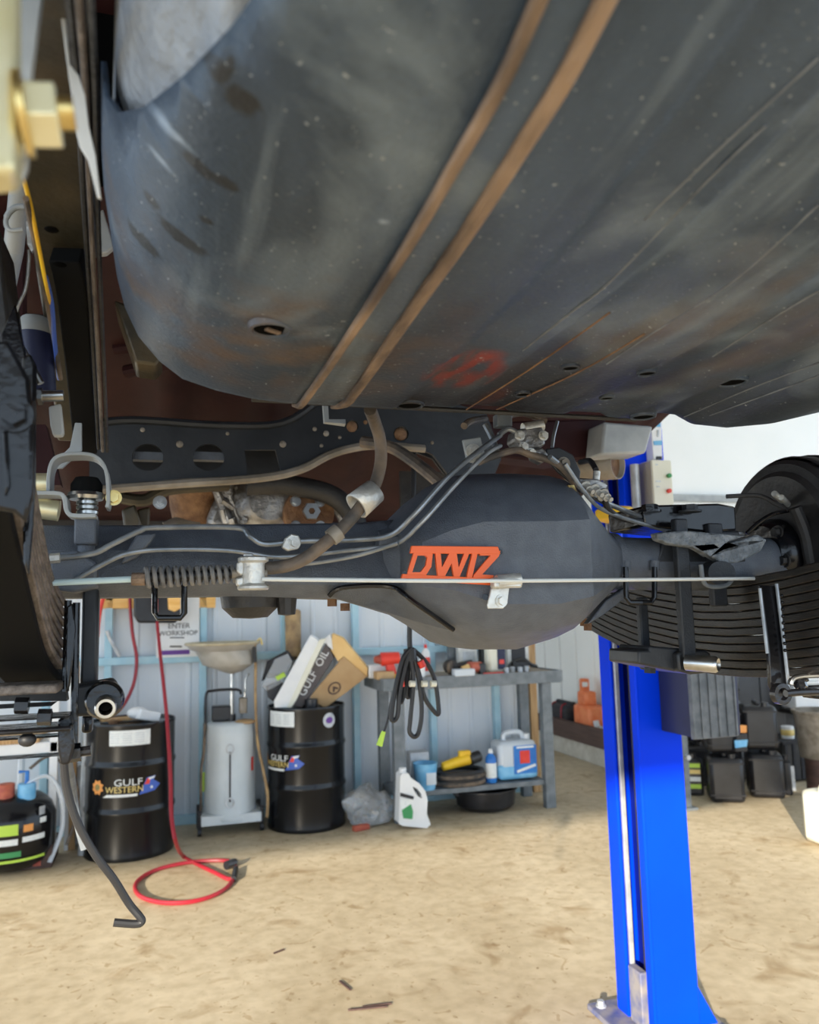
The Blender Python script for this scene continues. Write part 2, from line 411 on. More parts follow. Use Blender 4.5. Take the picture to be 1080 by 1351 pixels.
struct('wall_far', box2(B(), (-5, 12.4, 0), (XR, 12.55, 4.6)), 'wall_white', smooth=False)
wq = struct('wall_front_right', box2(B(), (XR+.05, 7.0, 0), (11, 7.12, 4.6)), 'wall_white', smooth=False)
za, zb2 = Q(920, 653, 6.96).z, Q(920, 662, 6.96).z
obj('ledge_rail', box2(B(), (XR+.1, 6.93, zb2), (11, 7.0, za)), 'silver_grey', wq, bevel=.004)
struct('added_sun_lintel', box2(B(), (-9,-4.15,3.17), (11,-4.0,4.7)), 'wall_sheet', smooth=False)  # unseen lintel, added so the sun patch ends before the back wall
cl = struct('unseen_ceiling', box2(B(), (-9,-4.15,4.6), (11,12.5,4.7)), 'wall_sheet', smooth=False)  # unseen; stretched left and rearward to keep stray sun out
# ---------------------------------------------------------------- fuel tank over the camera
def tank_prof():
    P = [(-.062,2.30),(-.062,2.10),(-.062,2.02),(-.059,1.985),(-.051,1.955),(-.036,1.926),(-.012,1.902),(.015,1.884),(.055,1.872),(.10,1.864),(.14,1.861)]
    xs = [.17,.20,.24,.275,.281,.287,.293,.33,.362,.368,.374,.40,.436,.442,.448,.46,.50,.52,.526,.532,.56,.592,.598,.604,.62,.64]
    def z(x):
        d = 0
        for c, h in ((.284,.006),(.368,.005),(.445,-.006),(.529,.005),(.598,-.006)):
            t = max(0, min(1, (x-c)/.008+.5)); d += h*t
        return 1.861 + d
    P += [(x, z(x)) for x in xs]
    P += [(.66,1.872),(.685,1.876),(.705,1.868),(.73,1.855),(.77,1.850),(.82,1.852),(.87,1.862),(.905,1.885),(.93,1.925),(.94,1.98),(.94,2.30)]
    return P
TP = tank_prof()
YS = [-.35,-.2,-.05,.05,.15,.2,.25,.3,.34,.38,.42,.46,.5,.54,.58,.64,.7,.76,.82,.88,.93,.96,.975,.985,.992,.996]
def yedge(x):                              # how far the tank reaches forward
    if x > .70: return 1.0 - .02 - 2.6*(x-.70)**2 - (0 if x < .8 else .0)
    if x < .02: return 1.0 - 1.2*(.02-x)**2*6
    return 1.0
def rise(y): return .35*max(0, .65-y)**2   # the bottom sweeps up towards the rear
def tank_grid(off, ext, cut):
    bm = B(); G = []
    for j, y in enumerate(YS+[1.0]*3):
        rowv = []
        for (x, z) in TP:
            ye = yedge(x); yy = y
            zz = z
            if j >= len(YS):
                k = j-len(YS)+1; yy = 1.0; zz = max(z, z+(.012,.06,.30)[k-1]*1.0)
                zz = min(2.32, zz) if z < 2.3 else z
            elif y > .96: zz = z + .012*((y-.96)/.04)**2 if z < 2.2 else z
            sc_ = ye if y > .5 else 1+(ye-1)*max(0, y)/.5
            if y < .75 and x < .05: xx_ = .030*min(1, (.75-y)/.4)*min(1, (.05-x)/.08)
            else: xx_ = 0
            # inner shell sits a little inside the outer one
            xx = x + xx_ + off*(.4 if x < 0 else 0)
            rowv.append(bm.verts.new((xx, (yy*sc_ if y > 0 else yy), min(2.3, zz + off + rise(y)) if zz < 2.29 else zz)))
        G.append(rowv)
    for j in range(len(G)-1):
        for i in range(len(TP)-1):
            q = (G[j][i], G[j][i+1], G[j+1][i+1], G[j+1][i])
            if cut:
                c = sum((v.co for v in q), V())/4
                if cut(c): continue
            try: bm.faces.new(q)
            except ValueError: pass
    bmesh.ops.delete(bm, geom=[v for v in bm.verts if not v.link_faces], context='VERTS')
    return bm
def zprof(x):
    P = [p for p in TP if p[1] < 2.05]
    if x <= P[0][0]: return P[0][1]
    for a, b in zip(P, P[1:]):
        if a[0] <= x <= b[0]: return a[1]+(b[1]-a[1])*(x-a[0])/max(1e-6, b[0]-a[0])
    return P[-1][1]
def hit(px, py):                           # the point of the tank's underside seen at a pixel
    q = QZ(px, py, 1.861)
    for _ in range(30):
        xs_ = q.x - (.030*min(1, (.75-q.y)/.4)*min(1, (.05-q.x)/.08) if q.y < .75 and q.x < .05 else 0)
        zt = zprof(xs_)+rise(q.y); q = QZ(px, py, q.z+(zt-q.z)*.5)
    return q
A1, A2 = hit(146,124), hit(322,14)          # the plate's near left corner is cut off on the slant
for L_, P_ in ((SPOTS, SPOT_PX), (SCUFFS, SCUFF_PX)):
    for (px, py, a, c_) in P_: q = hit(px, py); L_.append((q.x, q.y, a*.8, c_*.8))
tank_mat()
ft = thing('fuel_tank', 'large black steel fuel tank with scuffed guard plate hanging overhead', 'fuel tank', (.42,.4,1.85))
bm = tank_grid(0, 0, None)
# slice exactly along the slanted cut, then drop the corner
nrm = V((-(A2.y-A1.y), (A2.x-A1.x), 0))
pl_no = V((A2.y-A1.y, -(A2.x-A1.x), 0)).normalized()
g = bm.verts[:]+bm.edges[:]+bm.faces[:]
bmesh.ops.bisect_plane(bm, geom=g, plane_co=(A1.x, A1.y, 0), plane_no=pl_no, dist=1e-5)
dead = [f for f in bm.faces if (f.calc_center_median()-V((A1.x, A1.y, 0))).dot(pl_no) > 0 and f.calc_center_median().x < .16]
dead += [f for f in bm.faces if f not in dead and f.calc_center_median().z > 2.03 and f.calc_center_median().x < .1 and f.calc_center_median().y < .9]
bmesh.ops.delete(bm, geom=dead, context='FACES')
bmesh.ops.delete(bm, geom=[v for v in bm.verts if not v.link_faces], context='VERTS')
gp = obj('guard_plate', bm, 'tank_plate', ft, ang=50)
s_ = gp.modifiers.new('solid', 'SOLIDIFY'); s_.thickness = .004; s_.offset = -1
mat('tank_shell', (.20,.22,.25), (.36,.39,.43), rough=.5, scale=14, bump=.9, bscale=42, spec=.5)
bm = tank_grid(.022, 0, None)
bmesh.ops.delete(bm, geom=[f for f in bm.faces if f.calc_center_median().z > 2.06 and f.calc_center_median().x < .1 and f.calc_center_median().y < .9], context='FACES')
bmesh.ops.subdivide_edges(bm, edges=[e for e in bm.edges if min(v.co.y for v in e.verts) < .5 and min(v.co.x for v in e.verts) < .14], cuts=2, use_grid_fill=True)
for v in bm.verts:
    if v.co.y < .6 and v.co.x < .14:
        n = mnoise.fractal(v.co*26, 1, 2, 3)
        v.co.z += .004*n; v.co.x += .003*n if v.co.x < -.02 else 0
obj('tank_shell', bm, 'tank_shell', ft, ang=80)
SA_ = [hit(*p) for p in ((702,2),(658,100),(602,200),(545,300),(483,400),(436,472),(400,524))]
SB_ = [hit(*p) for p in ((788,2),(737,100),(675,200),(612,300),(543,400),(495,472),(460,522))]
for P_ in (SA_, SB_):
    P_.insert(0, P_[0]+(P_[0]-P_[1])*2.2)
    for p in P_: p.z = 1.8545+rise(p.y)
for P_, w_ in ((SA_,.0085),(SB_,.0115)):
    e = P_[-1]; pts = spline(P_, 5)+[V((e.x, e.y+.03, 1.8575)), V((e.x, 1.004, 1.868)), V((e.x, 1.008, 1.98))]
    obj('strap_flange', sweep(B(), pts, rectp(.007, w_), upv=(1,0,0)), 'rust_dust', ft, bevel=.002)
bm = B(); v_ = []
for a, b in zip(SA_, SB_):
    v_.append((bm.verts.new(a+V((.004,0,.004))), bm.verts.new(b+V((-.004,0,.004)))))
for k in range(len(v_)-1): bm.faces.new((v_[k][0], v_[k][1], v_[k+1][1], v_[k+1][0]))
mat('seam_grey', (.09,.10,.115), (.20,.215,.23), rough=.5, scale=30)
for sp_ in (((1010,165),(931,240),(804,372),(753,412),(690,462)),((1080,269),(965,372),(862,438),(800,480)),((1080,383),(1011,424),(940,470)),((1080,478),(985,514),(902,550)),((1080,495),(936,548)),((1080,75),(960,185),(850,290)),((804,412),(700,486),(615,540)),((850,440),(760,492),(655,540))):
    pts = [hit(*p)-V((0,0,.0003)) for p in sp_]
    obj('seam_bead', tube(B(), pts, .0010, 6, 4), 'seam_grey' if sp_[0][0] > 820 and sp_[0][0] != 850 else 'rust', ft)
obj('edge_flange', tube(B(), [V((x, 1.004*yedge(x) if x < .7 else yedge(x)+.004, 1.873)) for x in (.10,.2,.3,.4,.5,.6,.66)], .0035, 8), 'black_dull', ft)
o = obj('strap_web', bm, 'tank_plate', ft, smooth=False); o.modifiers.new('s', 'SOLIDIFY').thickness = .003
for (px, py, r, zz) in ((357,432,.018,1.874),(540,533,.017,1.862),(965,502,.017,1.861),(848,548,.016,1.862),(853,490,.010,1.863),(800,523,.009,1.863),(752,483,.010,1.862),(690,518,.010,1.862)):
    q = hit(px, py); zz = q.z+.0005; bm = B()
    lathe(bm, [(r*.86,.0),(r*1.0,-.0035),(r*1.12,-.0025),(r*1.2,.003)], (q.x, q.y, zz-.001), 20)
    h = obj('drain_hole', bm, 'tank_plate', ft)
    obj('hole_mouth', cyl(B(), (q.x, q.y, zz-.0025), (q.x, q.y, zz+.006), r*.88, seg=20), 'black_hole', h, smooth=False)
    if px == 357: obj('hole_dirt', box(B(), (q.x+.002, q.y, zz-.004), (.016,.005,.002), Mx.Rotation(.6,3,'Z')), 'rust_dust', h)
# ---------------------------------------------------------------- vehicle underbody
fp = thing('floor_pan', 'dark maroon ribbed vehicle floor seen above the black crossmember', 'vehicle floor', (.3,2.2,2.2))
prof = []
for y, z in ((-.5,2.34),(1.0,2.34),(1.25,2.36),(1.7,2.42),(2.2,2.36),(2.7,2.20),(3.1,2.08),(3.6,2.06),(4.4,2.06)): prof.append((y, z))
bm = B(); G = []
for y, z in prof:
    r_ = []
    for k in range(56):
        xx = -.75+k*.045; rib = .035 if (k % 7) in (2, 3) and 1.2 < y < 3.5 else 0
        r_.append(bm.verts.new((xx, y, z-rib)))
    G.append(r_)
for j in range(len(G)-1):
    for i in range(55): bm.faces.new((G[j][i], G[j][i+1], G[j+1][i+1], G[j+1][i]))
o = obj('pan_sheet', bm, 'maroon', fp, ang=60); o.modifiers.new('s', 'SOLIDIFY').thickness = .01
obj('front_bulkhead', box2(B(), (-.72, 3.9, 1.78), (1.6, 4.0, 2.1)), 'black_dull', fp)
obj('sill', box2(B(), (-.78,1.5,2.0), (-.72,4.0,2.6)), 'maroon', fp)
bm = B()
for a in ((150,470,430,440),(165,500,300,480),(300,470,420,520)):
    tube(bm, [Q(a[0], a[1], 2.25)+V((0,0,.02)), Q((a[0]+a[2])/2, (a[1]+a[3])/2-12, 2.2), Q(a[2], a[3], 2.25)+V((0,0,.02))], .018, 10, 8)
obj('floor_swage', bm, 'maroon', fp)
bm = B(); ppx(bm, [(150,395),(165,400),(215,470),(205,482),(178,478)], 1.75, .12)
tag(obj('body_mount', bm, 'rail_paint', bevel=.006), 'olive brown body mount tab behind the tank corner', 'bracket')
# crossmember
cm = thing('chassis_crossmember', 'black pressed steel crossmember with round and square openings', 'crossmember', Q(350,650,2.0))
out = [(118,562),(175,556),(290,563),(372,560),(420,530),(470,522),(560,522),(640,545),(660,600),(640,650),(600,640),(570,600),(540,588),(480,583),(430,596),(390,618),(340,627),(240,632),(150,640),(118,645)]
holes = [circ_px(195,604,21,18), circ_px(275,604,21,18), [(322,594),(363,594),(370,622),(326,627)], circ_px(464,563,8), circ_px(528,573,10)]
obj('web', plate_px([out]+holes, 2.0, .012), 'crosspaint', cm, smooth=False)
back = plate_px([[(x, y+6) for x, y in out]], 2.14, .01)
obj('rear_web', back, 'crosspaint', cm, smooth=False)
bm = B(); tube(bm, [Q(x, y, 1.985) for x, y in ((122,647),(240,638),(340,631),(395,620),(440,598),(490,588),(560,592))], .011, 8, 5)
obj('lower_flange', bm, 'exhaust', cm)
bm = B(); tube(bm, [Q(x, y, 1.99) for x, y in ((118,560),(175,554),(290,561),(372,558),(420,528))], .010, 8, 4)
obj('upper_flange', bm, 'crosspaint', cm)
for px, py, r in ((237,586,.009),(373,586,.009),(300,572,.005),(188,567,.006),(415,566,.006),(430,572,.008),(424,588,.005),(448,577,.005),(570,584,.005),(464,563,.015),(528,573,.018),(482,557,.006)):
    q = Q(px, py, 1.993); obj('rivet', ball(B(), q, r, (1,.5,1), 10), 'rust' if r > .01 or px in (482,) else 'exhaust', cm)
for cx in (195, 275):
    obj('stiffener', box2(B(), Q(cx-20, 606, 2.02), Q(cx+20, 600, 2.05)), 'black_powder', cm)
bm = B(); tube(bm, [Q(428,522,1.6), Q(430,556,1.6), Q(455,558,1.6)], .008, 4)
tag(obj('hanger_bracket', bm, 'silver_grey', smooth=False), 'small bent grey hanger strap under the tank edge', 'bracket')
# transmission and exhaust pieces seen between crossmember and axle
tr = thing('transfer_case', 'cast silver transfer case with rusty output flange behind the axle', 'gearbox', Q(350,690,2.5))
bm = B(); c = Q(335, 668, 2.5)
pts = [(290,640),(330,633),(385,632),(425,640),(440,665),(438,712),(350,720),(300,715),(270,690)]
ppx(bm, pts, 2.42, .3); obj('case', bm, 'alloy', tr, bevel=.02)
for k in range(12):
    px = 285+k*13; bm = B(); tube(bm, [Q(px, 636+2*abs(k-5), 2.40), Q(px+16+(k % 3)*4, 690, 2.40)], .009+.004*(k % 3 == 0), 6); obj('casting_rib', bm, 'alloy', tr)
obj('cover_dome', lathe(B(), [(0,.07),(.06,.065),(.10,.03),(.11,0)], Q(352,664,2.42), 20, Mx.Rotation(PI/2,3,'X')), 'alloy', tr)
for px, py in ((318,660),(330,676),(372,655),(300,650),(345,645),(378,676),(320,688)):
    bm = B(); bolt(bm, Q(px, py, 2.40), (0,-1,0), .011, .03); obj('case_bolt', bm, 'alloy', tr)
for k in range(26):
    px, py = 292+(k*37)%140, 640+(k*23)%66; an = (k*1.7) % 3.1; bm = B()
    tube(bm, [Q(px-9*math.cos(an), py-9*math.sin(an), 2.39), Q(px+9*math.cos(an), py+9*math.sin(an), 2.40)], .007+.003*(k % 3), 6); obj('casting_rib', bm, 'alloy', tr)
of = obj('output_flange', lathe(B(), [(0,.06),(.022,.06),(.024,.03),(.075,.028),(.078,0)], Q(406,678,2.36), 24, Mx.Rotation(PI/2,3,'X')), 'rust', tr)
obj('flange_nut', lathe(B(), [(.010,.07),(.026,.07),(.028,.058)], Q(406,678,2.36), 6, Mx.Rotation(PI/2,3,'X')), 'steel', of)
for k in range(4):
    a = PI/4+k*PI/2; c = Q(406,678,2.33)+V((.052*math.cos(a),0,.052*math.sin(a))); bm = B(); bolt(bm, c, (0,-1,0), .011, .018); obj('flange_bolt', bm, 'steel', of)
bm = B(); tube(bm, [Q(268,735,2.6), Q(262,690,2.55), Q(256,655,2.5), Q(262,628,2.45)], .075, 18, 5)
tag(obj('exhaust_pipe', bm, 'rust'), 'rusty brown exhaust pipe beside the silver gearbox', 'exhaust pipe')
bm = B(); tube(bm, [Q(222,705,2.5), Q(240,698,2.5), Q(262,700,2.5)], .04, 14, 4)
tag(obj('exhaust_joint', bm, 'exhaust'), 'short brown pipe joint left of the rusty exhaust', 'pipe')
bm = B(); tube(bm, [Q(155,655,2.3), Q(190,660,2.3), Q(225,645,2.3), Q(300,640,2.35)], .018, 10, 5)
tag(obj('heat_shield_rod', bm, 'rail_paint'), 'brown rod running under the crossmember flange', 'rod')
bm = B(); ppx(bm, [(160,672),(178,665),(186,690),(180,705),(164,700)], 2.1, .08); ppx(bm, [(180,672),(198,668),(196,705),(182,705)], 2.15, .06)
tag(obj('gearbox_mount', bm, 'rail_paint', bevel=.006), 'brown gearbox mount lug behind the axle beam at left', 'mount')
bm = B(); bolt(bm, Q(211,663,2.1), (0,-1,0), .012, .02, .02)
tag(obj('mount_bolt', bm, 'steel'), 'single bright bolt end left of the rusty exhaust pipe', 'bolt')
bm = B(); tube(bm, [Q(325,640,2.3), Q(380,640,2.3), Q(440,655,2.3), Q(470,690,2.3), Q(475,730,2.3)], .03, 12, 6)
tag(obj('curved_crossbar', bm, 'black_dull'), 'curved black bar arching over the gearbox flange', 'bar')
bm = B(); tube(bm, [Q(478,583,1.75), Q(515,590,1.7), Q(550,612,1.65), Q(590,645,1.55)], .014, 10, 6)
tag(obj('breather_hose', bm, 'dusty_hose'), 'thick dusty rubber hose running down behind the diff cover', 'hose')
bm = B(); ppx(bm, [(430,600),(520,592),(600,600),(610,622),(520,618),(440,625)], 3.0, .05)
tag(obj('tunnel_brace', bm, 'maroon', bevel=.01), 'maroon tunnel brace deep behind the hoses', 'brace')
obj('tunnel_panel', box2(B(), Q(530,700,2.6), Q(610,625,2.62)), 'black_dull', fp)
# right-hand rear of the underbody
bm = B(); ppx(bm, [(797,556),(862,562),(852,598),(793,600)], 2.05, .10)
tag(obj('rear_crossmember_end', bm, 'silver_grey', bevel=.008), 'grey end of a second crossmember right of the wiring', 'crossmember')
bm = B(); ppx(bm, [(640,556),(800,552),(795,600),(735,612),(640,600)], 2.15, .10)
tag(obj('maroon_sill_end', bm, 'maroon', bevel=.008), 'maroon body panel behind the wiring above the diff', 'body panel')
mf = thing('tail_pipe', 'pale tail pipe stub with brown end pointing at the blue post', 'exhaust pipe', Q(790,640,1.9))
cyl_a, cyl_b = Q(750,618,2.3), Q(815,612,2.15)
obj('pipe_body', cyl(B(), cyl_a, cyl_b, .048, seg=24, cap=False), 'exhaust', mf).modifiers.new('s','SOLIDIFY').thickness = .003
obj('pipe_bore', cyl(B(), cyl_a+V((0,.0,0)), cyl_a.lerp(cyl_b,.9), .044, seg=24), 'rust', mf)
# ---------------------------------------------------------------- rear axle
YA = 1.3
ax = thing('rear_axle', 'black powder coated rear axle housing with big domed diff cover', 'axle', Q(655,740,YA))
FACETS = ((1,0),(-1,0),(0,1),(0,-1),(.76,.62),(.66,-.62),(-.74,.62),(-.74,-.62),(.36,.93),(.30,-.94))
def ring(px, top, bot, yf, yb, n=40, ex=2.6):
    a, b = Q(px, top, YA-yf*.6), Q(px, bot, YA-yf*.6); zc, h = (a.z+b.z)/2, (a.z-b.z)/2; pts = []
    for k in range(n):
        t = 2*PI*k/n; c_, s_ = math.cos(t), math.sin(t)
        if 521 < px < 801:                  # folded plate: flat facets
            r_ = min((1/(a_*c_+b_*s_) for a_, b_ in FACETS if a_*c_+b_*s_ > 1e-6))
            pts.append(V((a.x, YA - (r_*c_)*(yf if c_ > 0 else yb), zc+r_*s_*h))); continue
        e = 2/ex; u = math.copysign(abs(c_)**e, c_); v = math.copysign(abs(s_)**e, s_)
        pts.append(V((a.x, YA - u*yf if u > 0 else YA - u*yb, zc+v*h)))
    return pts
def loft(bm, rings, cap=True):
    R = [[bm.verts.new(p) for p in r] for r in rings]; n = len(R[0])
    for A, C in zip(R, R[1:]):
        for k in range(n): bm.faces.new((A[k], A[(k+1) % n], C[(k+1) % n], C[k]))
    if cap: bm.faces.new(R[0][::-1]); bm.faces.new(R[-1])
    return bm
# left beam: fabricated box section with a sloping upper plate
def beam(px, top, mid, low, bot, d):
    x = Q(px, top, YA).x; z = [Q(px, p, YA-k*d).z for p, k in ((top,0),(mid,.8),(low,1.06),(bot,-1))]
    return [V((x, YA+d, z[0])), V((x, YA-d*.1, z[0])), V((x, YA-d*.8, z[1])), V((x, YA-d*1.06, z[2])), V((x, YA-d*.5, z[3])), V((x, YA+d, z[3]))]
bm = loft(B(), [beam(px, *v) for px, v in ((-10,(693,726,770,792,.062)),(140,(693,726,768,790,.062)),(300,(692,727,768,788,.062)),(470,(690,728,770,792,.066)),(540,(684,726,775,800,.075)))])
obj('beam_left', bm, 'black_powder', ax, bevel=.006, ang=25)
bm = loft(B(), [ring(*r) for r in ((500,698,790,.06,.06),(519,694,795,.085,.09),(524,690,799,.125,.10),(540,676,808,.155,.13),(575,645,826,.178,.16),(612,618,852,.190,.17),(640,614,860,.194,.17),(700,613,860,.194,.17),(744,616,846,.188,.17),(752,622,838,.178,.16),(800,694,786,.085,.09),(812,706,776,.058,.058),(850,708,778,.054,.054),(960,708,778,.054,.054),(1030,708,776,.054,.054))])
obj('diff_housing', bm, 'black_powder', ax, ang=28)
# joint rib where dome meets the cone, and ribs on left end
def rib(px, top, bot, yf, wpx):
    return loft(B(), [ring(px, top, bot, yf, yf*.9), ring(px+wpx, top+1, bot-1, yf, yf*.9)])
obj('collar', rib(806, 700, 782, .066, 10), 'black_powder', ax, ang=30)
bm = B(); g = [Q(432,786,1.235), Q(452,776,1.225), Q(515,775,1.21), Q(545,795,1.18), Q(596,832,1.20), Q(560,824,1.24), Q(500,806,1.25)]
prism(bm, g, (0,.02,0)); obj('gusset', bm, 'black_powder', ax, bevel=.003)
obj('gusset_weld', tube(B(), [Q(434,786,1.228), Q(452,775,1.215), Q(515,774,1.20), Q(545,794,1.17), Q(598,831,1.19)], .004, 8, 5), 'black_gloss', ax)
bm = B(); g = [Q(775,824,1.24), Q(800,792,1.24), Q(828,774,1.25), Q(822,792,1.25), Q(795,812,1.24)]
prism(bm, g, (0,.02,0)); obj('gusset', bm, 'black_powder', ax, bevel=.003)
for px, py, yy in ((788,745,1.20),(795,752,1.205)):
    obj('cover_screw', cyl(B(), Q(px,py,yy), Q(px,py,yy-.012), .007, seg=10), 'black_gloss', ax)
obj('filler_lug', box2(B(), Q(500,706,1.22), Q(530,724,1.25)), 'black_powder', ax, bevel=.003)
# raised orange name plate: slanted letters between two bars
YL = 1.098
lg = obj('name_plate', ppx(B(), [(543,720),(657,721),(660,731),(541,730)], YL, .006), 'orange', ax, bevel=.0008); lg['label'] = 'bright orange upper bar of the cut-out name plate'
obj('plate_bar', ppx(B(), [(531,757),(650,763),(648,772),(529,764)], YL, .006), 'orange', lg, bevel=.0008)
for lps in ([[(546,726),(564,726),(570,731),(568,748),(559,762),(535,762)],[(550,733),(560,733),(563,736),(561,746),(554,755),(543,755)]],
            [[(573,726),(580,726),(582,749),(594,726),(601,726),(604,749),(613,726),(620,726),(604,764),(598,764),(595,743),(584,764),(577,764)]],
            [[(623,726),(630,726),(621,765),(614,765)]],
            [[(633,726),(659,727),(657,734),(635,758),(650,759),(649,766),(623,765),(624,759),(646,733),(632,733)]]):
    obj('letter', plate_px(lps, YL+.003, .0056), 'orange', lg, smooth=False)
for px, py in ((543,727),(659,728),(534,757),(640,788)):
    obj('plate_standoff', cyl(B(), Q(px,py,YL+.004), Q(px,py,YL+.03), .0045, seg=8), 'black_gloss', lg)
# cable clip bolted to the cover
ck = obj('cable_clip', ppx(B(), [(648,776),(672,774),(670,792),(664,803),(644,803),(643,798)], 1.088, .004), 'zinc', ax, bevel=.001); ck['label'] = 'small grey bolted cable clip on the diff cover'
obj('clip_barrel', cyl(B(), Q(655,768,1.078), Q(685,765,1.078), .0105, seg=16), 'zinc', ck)
obj('clip_strap', box2(B(), Q(652,776,1.07), Q(682,762,1.088)), 'zinc', ck, bevel=.003)
bm = B(); bolt(bm, Q(661,793,1.088), (0,-1,0), .0065, .007); obj('clip_bolt', bm, 'zinc', ck)
# U shaped rod hoops under the tubes
obj('rod_hoop', tube(B(), [Q(204,765,1.235), Q(204,808,1.235), Q(208,815,1.235), Q(238,815,1.235), Q(243,809,1.235), Q(243,765,1.235)], .0046, 10), 'black_gloss', ax)
obj('rod_hoop', tube(B(), [Q(825,748,1.22), Q(826,788,1.22), Q(830,795,1.22), Q(858,795,1.22), Q(863,788,1.22), Q(863,748,1.22)], .0048, 10), 'black_gloss', ax)
for px in (204, 243, 825, 863):
    obj('hoop_boss', cyl(B(), Q(px,772 if px < 500 else 752,1.24), Q(px,758 if px < 500 else 740,1.24), .009, seg=12), 'black_powder', ax)
# spring seats and bump pad blocks
obj('bump_block', box2(B(), Q(97,718,1.22), Q(131,684,1.27)), 'black_powder', ax, bevel=.003)['label'] = 'grey square bump block above the left beam'
obj('block_stem', cyl(B(), Q(114,730,1.245), Q(114,718,1.245), .012), 'black_powder', ax)
obj('spring_seat', ppx(B(), [(64,728),(100,725),(128,742),(128,775),(96,782),(66,778)], 1.205, .05), 'black_powder', ax, bevel=.004)
obj('seat_strut', ppx(B(), [(165,730),(180,705),(206,703),(198,716),(180,735),(160,744)], 1.222, .02), 'black_powder', ax, bevel=.003)
obj('drain_boss', lathe(B(), [(0,-.03),(.028,-.028),(.045,-.012),(.05,.02)], Q(330,800,1.32)+V((0,0,.01)), 16), 'black_dull', ax)
obj('drain_boss', lathe(B(), [(0,-.02),(.014,-.018),(.018,.02)], Q(378,796,1.30), 10), 'black_dull', ax)
for px, py in ((455,806),(438,800),(770,826),(775,832)):
    obj('lower_nut', cyl(B(), Q(px,py,1.3), Q(px,py-10,1.3), .008, seg=6), 'rust', ax)
# steel brake lines clipped along the axle
l1 = obj('brake_line', tpx(B(), [(66,737,1.2),(120,731,1.2),(150,717,1.2),(185,700,1.2),(205,696,1.2),(310,696,1.2),(330,708,1.19),(350,718,1.19),(395,714,1.19),(470,712,1.18),(515,706,1.15),(545,680,1.12),(590,630,1.12),(625,600,1.13),(645,585,1.15),(660,574,1.17)], .0042), 'line_steel', ax); l1['label'] = 'bent steel brake line running over the left beam'
l2 = obj('brake_line', tpx(B(), [(100,765,1.2),(140,742,1.2),(170,730,1.2),(215,725,1.2),(300,726,1.2),(370,735,1.19),(450,727,1.17),(520,718,1.13),(555,690,1.10),(600,640,1.10),(640,600,1.11),(660,588,1.14)], .0036), 'line_steel', ax)
l3 = obj('brake_line', tpx(B(), [(360,741,1.19),(400,744,1.18),(470,733,1.16),(525,716,1.12)], .0034), 'line_steel', ax)
obj('line_fitting', cyl(B(), Q(66,737,1.19), Q(79,736,1.19), .007, seg=6), 'zinc', ax)
obj('line_clip', ppx(B(), [(372,722),(376,710),(384,704),(394,706),(398,716),(394,724),(380,727)], 1.18, .012), 'zinc', ax, bevel=.002)
bm = B(); bolt(bm, Q(388,717,1.18), (0,-1,0), .006, .008); obj('line_clip_bolt', bm, 'zinc', ax)
obj('brake_line', tpx(B(), [(745,612,1.14),(775,655,1.16),(800,675,1.2),(850,692,1.24),(900,706,1.26),(940,718,1.27),(985,728,1.27)], .0036), 'line_steel', ax)
obj('brake_line', tpx(B(), [(725,603,1.14),(748,622,1.16),(772,650,1.18),(830,676,1.24),(880,693,1.26),(950,703,1.28),(980,704,1.28)], .0045), 'line_steel', ax)
# brackets and valve above the diff
va = thing('brake_valve', 'dusty grey brake proportioning valve with pipes on top of the diff', 'brake valve', Q(700,600,1.22))
obj('valve_body', ppx(B(), [(682,566),(716,562),(720,586),(712,592),(690,592),(680,580)], 1.17, .04), 'alloy', va, bevel=.004)
obj('valve_cap', cyl(B(), Q(690,566,1.18), Q(715,561,1.18), .010, seg=14), 'zinc', va)
for px, py in ((685,575),(716,575),(700,598),(690,590)):
    bm = B(); bolt(bm, Q(px,py,1.165), (0,-1,0), .006, .009); obj('union_nut', bm, 'zinc', va)
bp_ = obj('fork_plate', ppx(B(), [(720,592),(738,590),(756,600),(766,622),(764,640),(752,636),(735,622),(722,606)], 1.17, .006), 'crosspaint', va, bevel=.002)
bm = B(); bolt(bm, Q(743,612,1.17), (0,-1,0), .008, .009); obj('fork_bolt', bm, 'exhaust', bp_)
lp = obj('lug_plate', ppx(B(), [(610,580),(634,576),(642,606),(630,613),(616,608)], 1.17, .006), 'silver_grey', va, bevel=.002)
bm = B(); bolt(bm, Q(624,596,1.17), (0,-1,0), .009, .009); obj('lug_bolt', bm, 'zinc', lp)
for pts, r in (([(612,562,1.2),(620,556,1.22),(640,552,1.25)],.006),([(640,560,1.2),(650,580,1.19),(655,596,1.18)],.005),([(658,574,1.17),(670,566,1.17),(684,572,1.17)],.0045),([(630,610,1.15),(650,602,1.15),(680,594,1.16),(700,600,1.16),(735,612,1.15),(760,640,1.17)],.006),([(735,556,1.2),(730,575,1.19),(728,590,1.18)],.003),([(660,552,1.2),(690,545,1.22),(720,556,1.22)],.006)):
    obj('pipe', tpx(B(), pts, r), 'line_steel' if r < .0055 else 'dusty_hose', va)
obj('blue_connector', box2(B(), Q(656,562,1.18), Q(669,550,1.2)), 'rubber_grey', va, bevel=.002)
obj('clip_jaw', ppx(B(), [(700,594),(716,590),(724,600),(716,612),(704,606)], 1.16, .02), 'alloy', va, bevel=.003)
tee = thing('brake_tee_block', 'grey brass-nutted brake tee block right above the axle cone', 'pipe fitting', Q(785,640,1.2))
obj('tee_body', ppx(B(), [(762,630),(790,632),(803,640),(796,650),(770,648)], 1.18, .02), 'alloy', tee, bevel=.003)
for px, py in ((770,642),(782,646),(794,652)):
    bm = B(); bolt(bm, Q(px,py,1.18), (.2,-.8,-.5), .008, .014, .01); obj('tee_nut', bm, 'zinc', tee)
obj('tee_stub', cyl(B(), Q(786,634,1.19), Q(787,622,1.19), .006), 'zinc', tee)
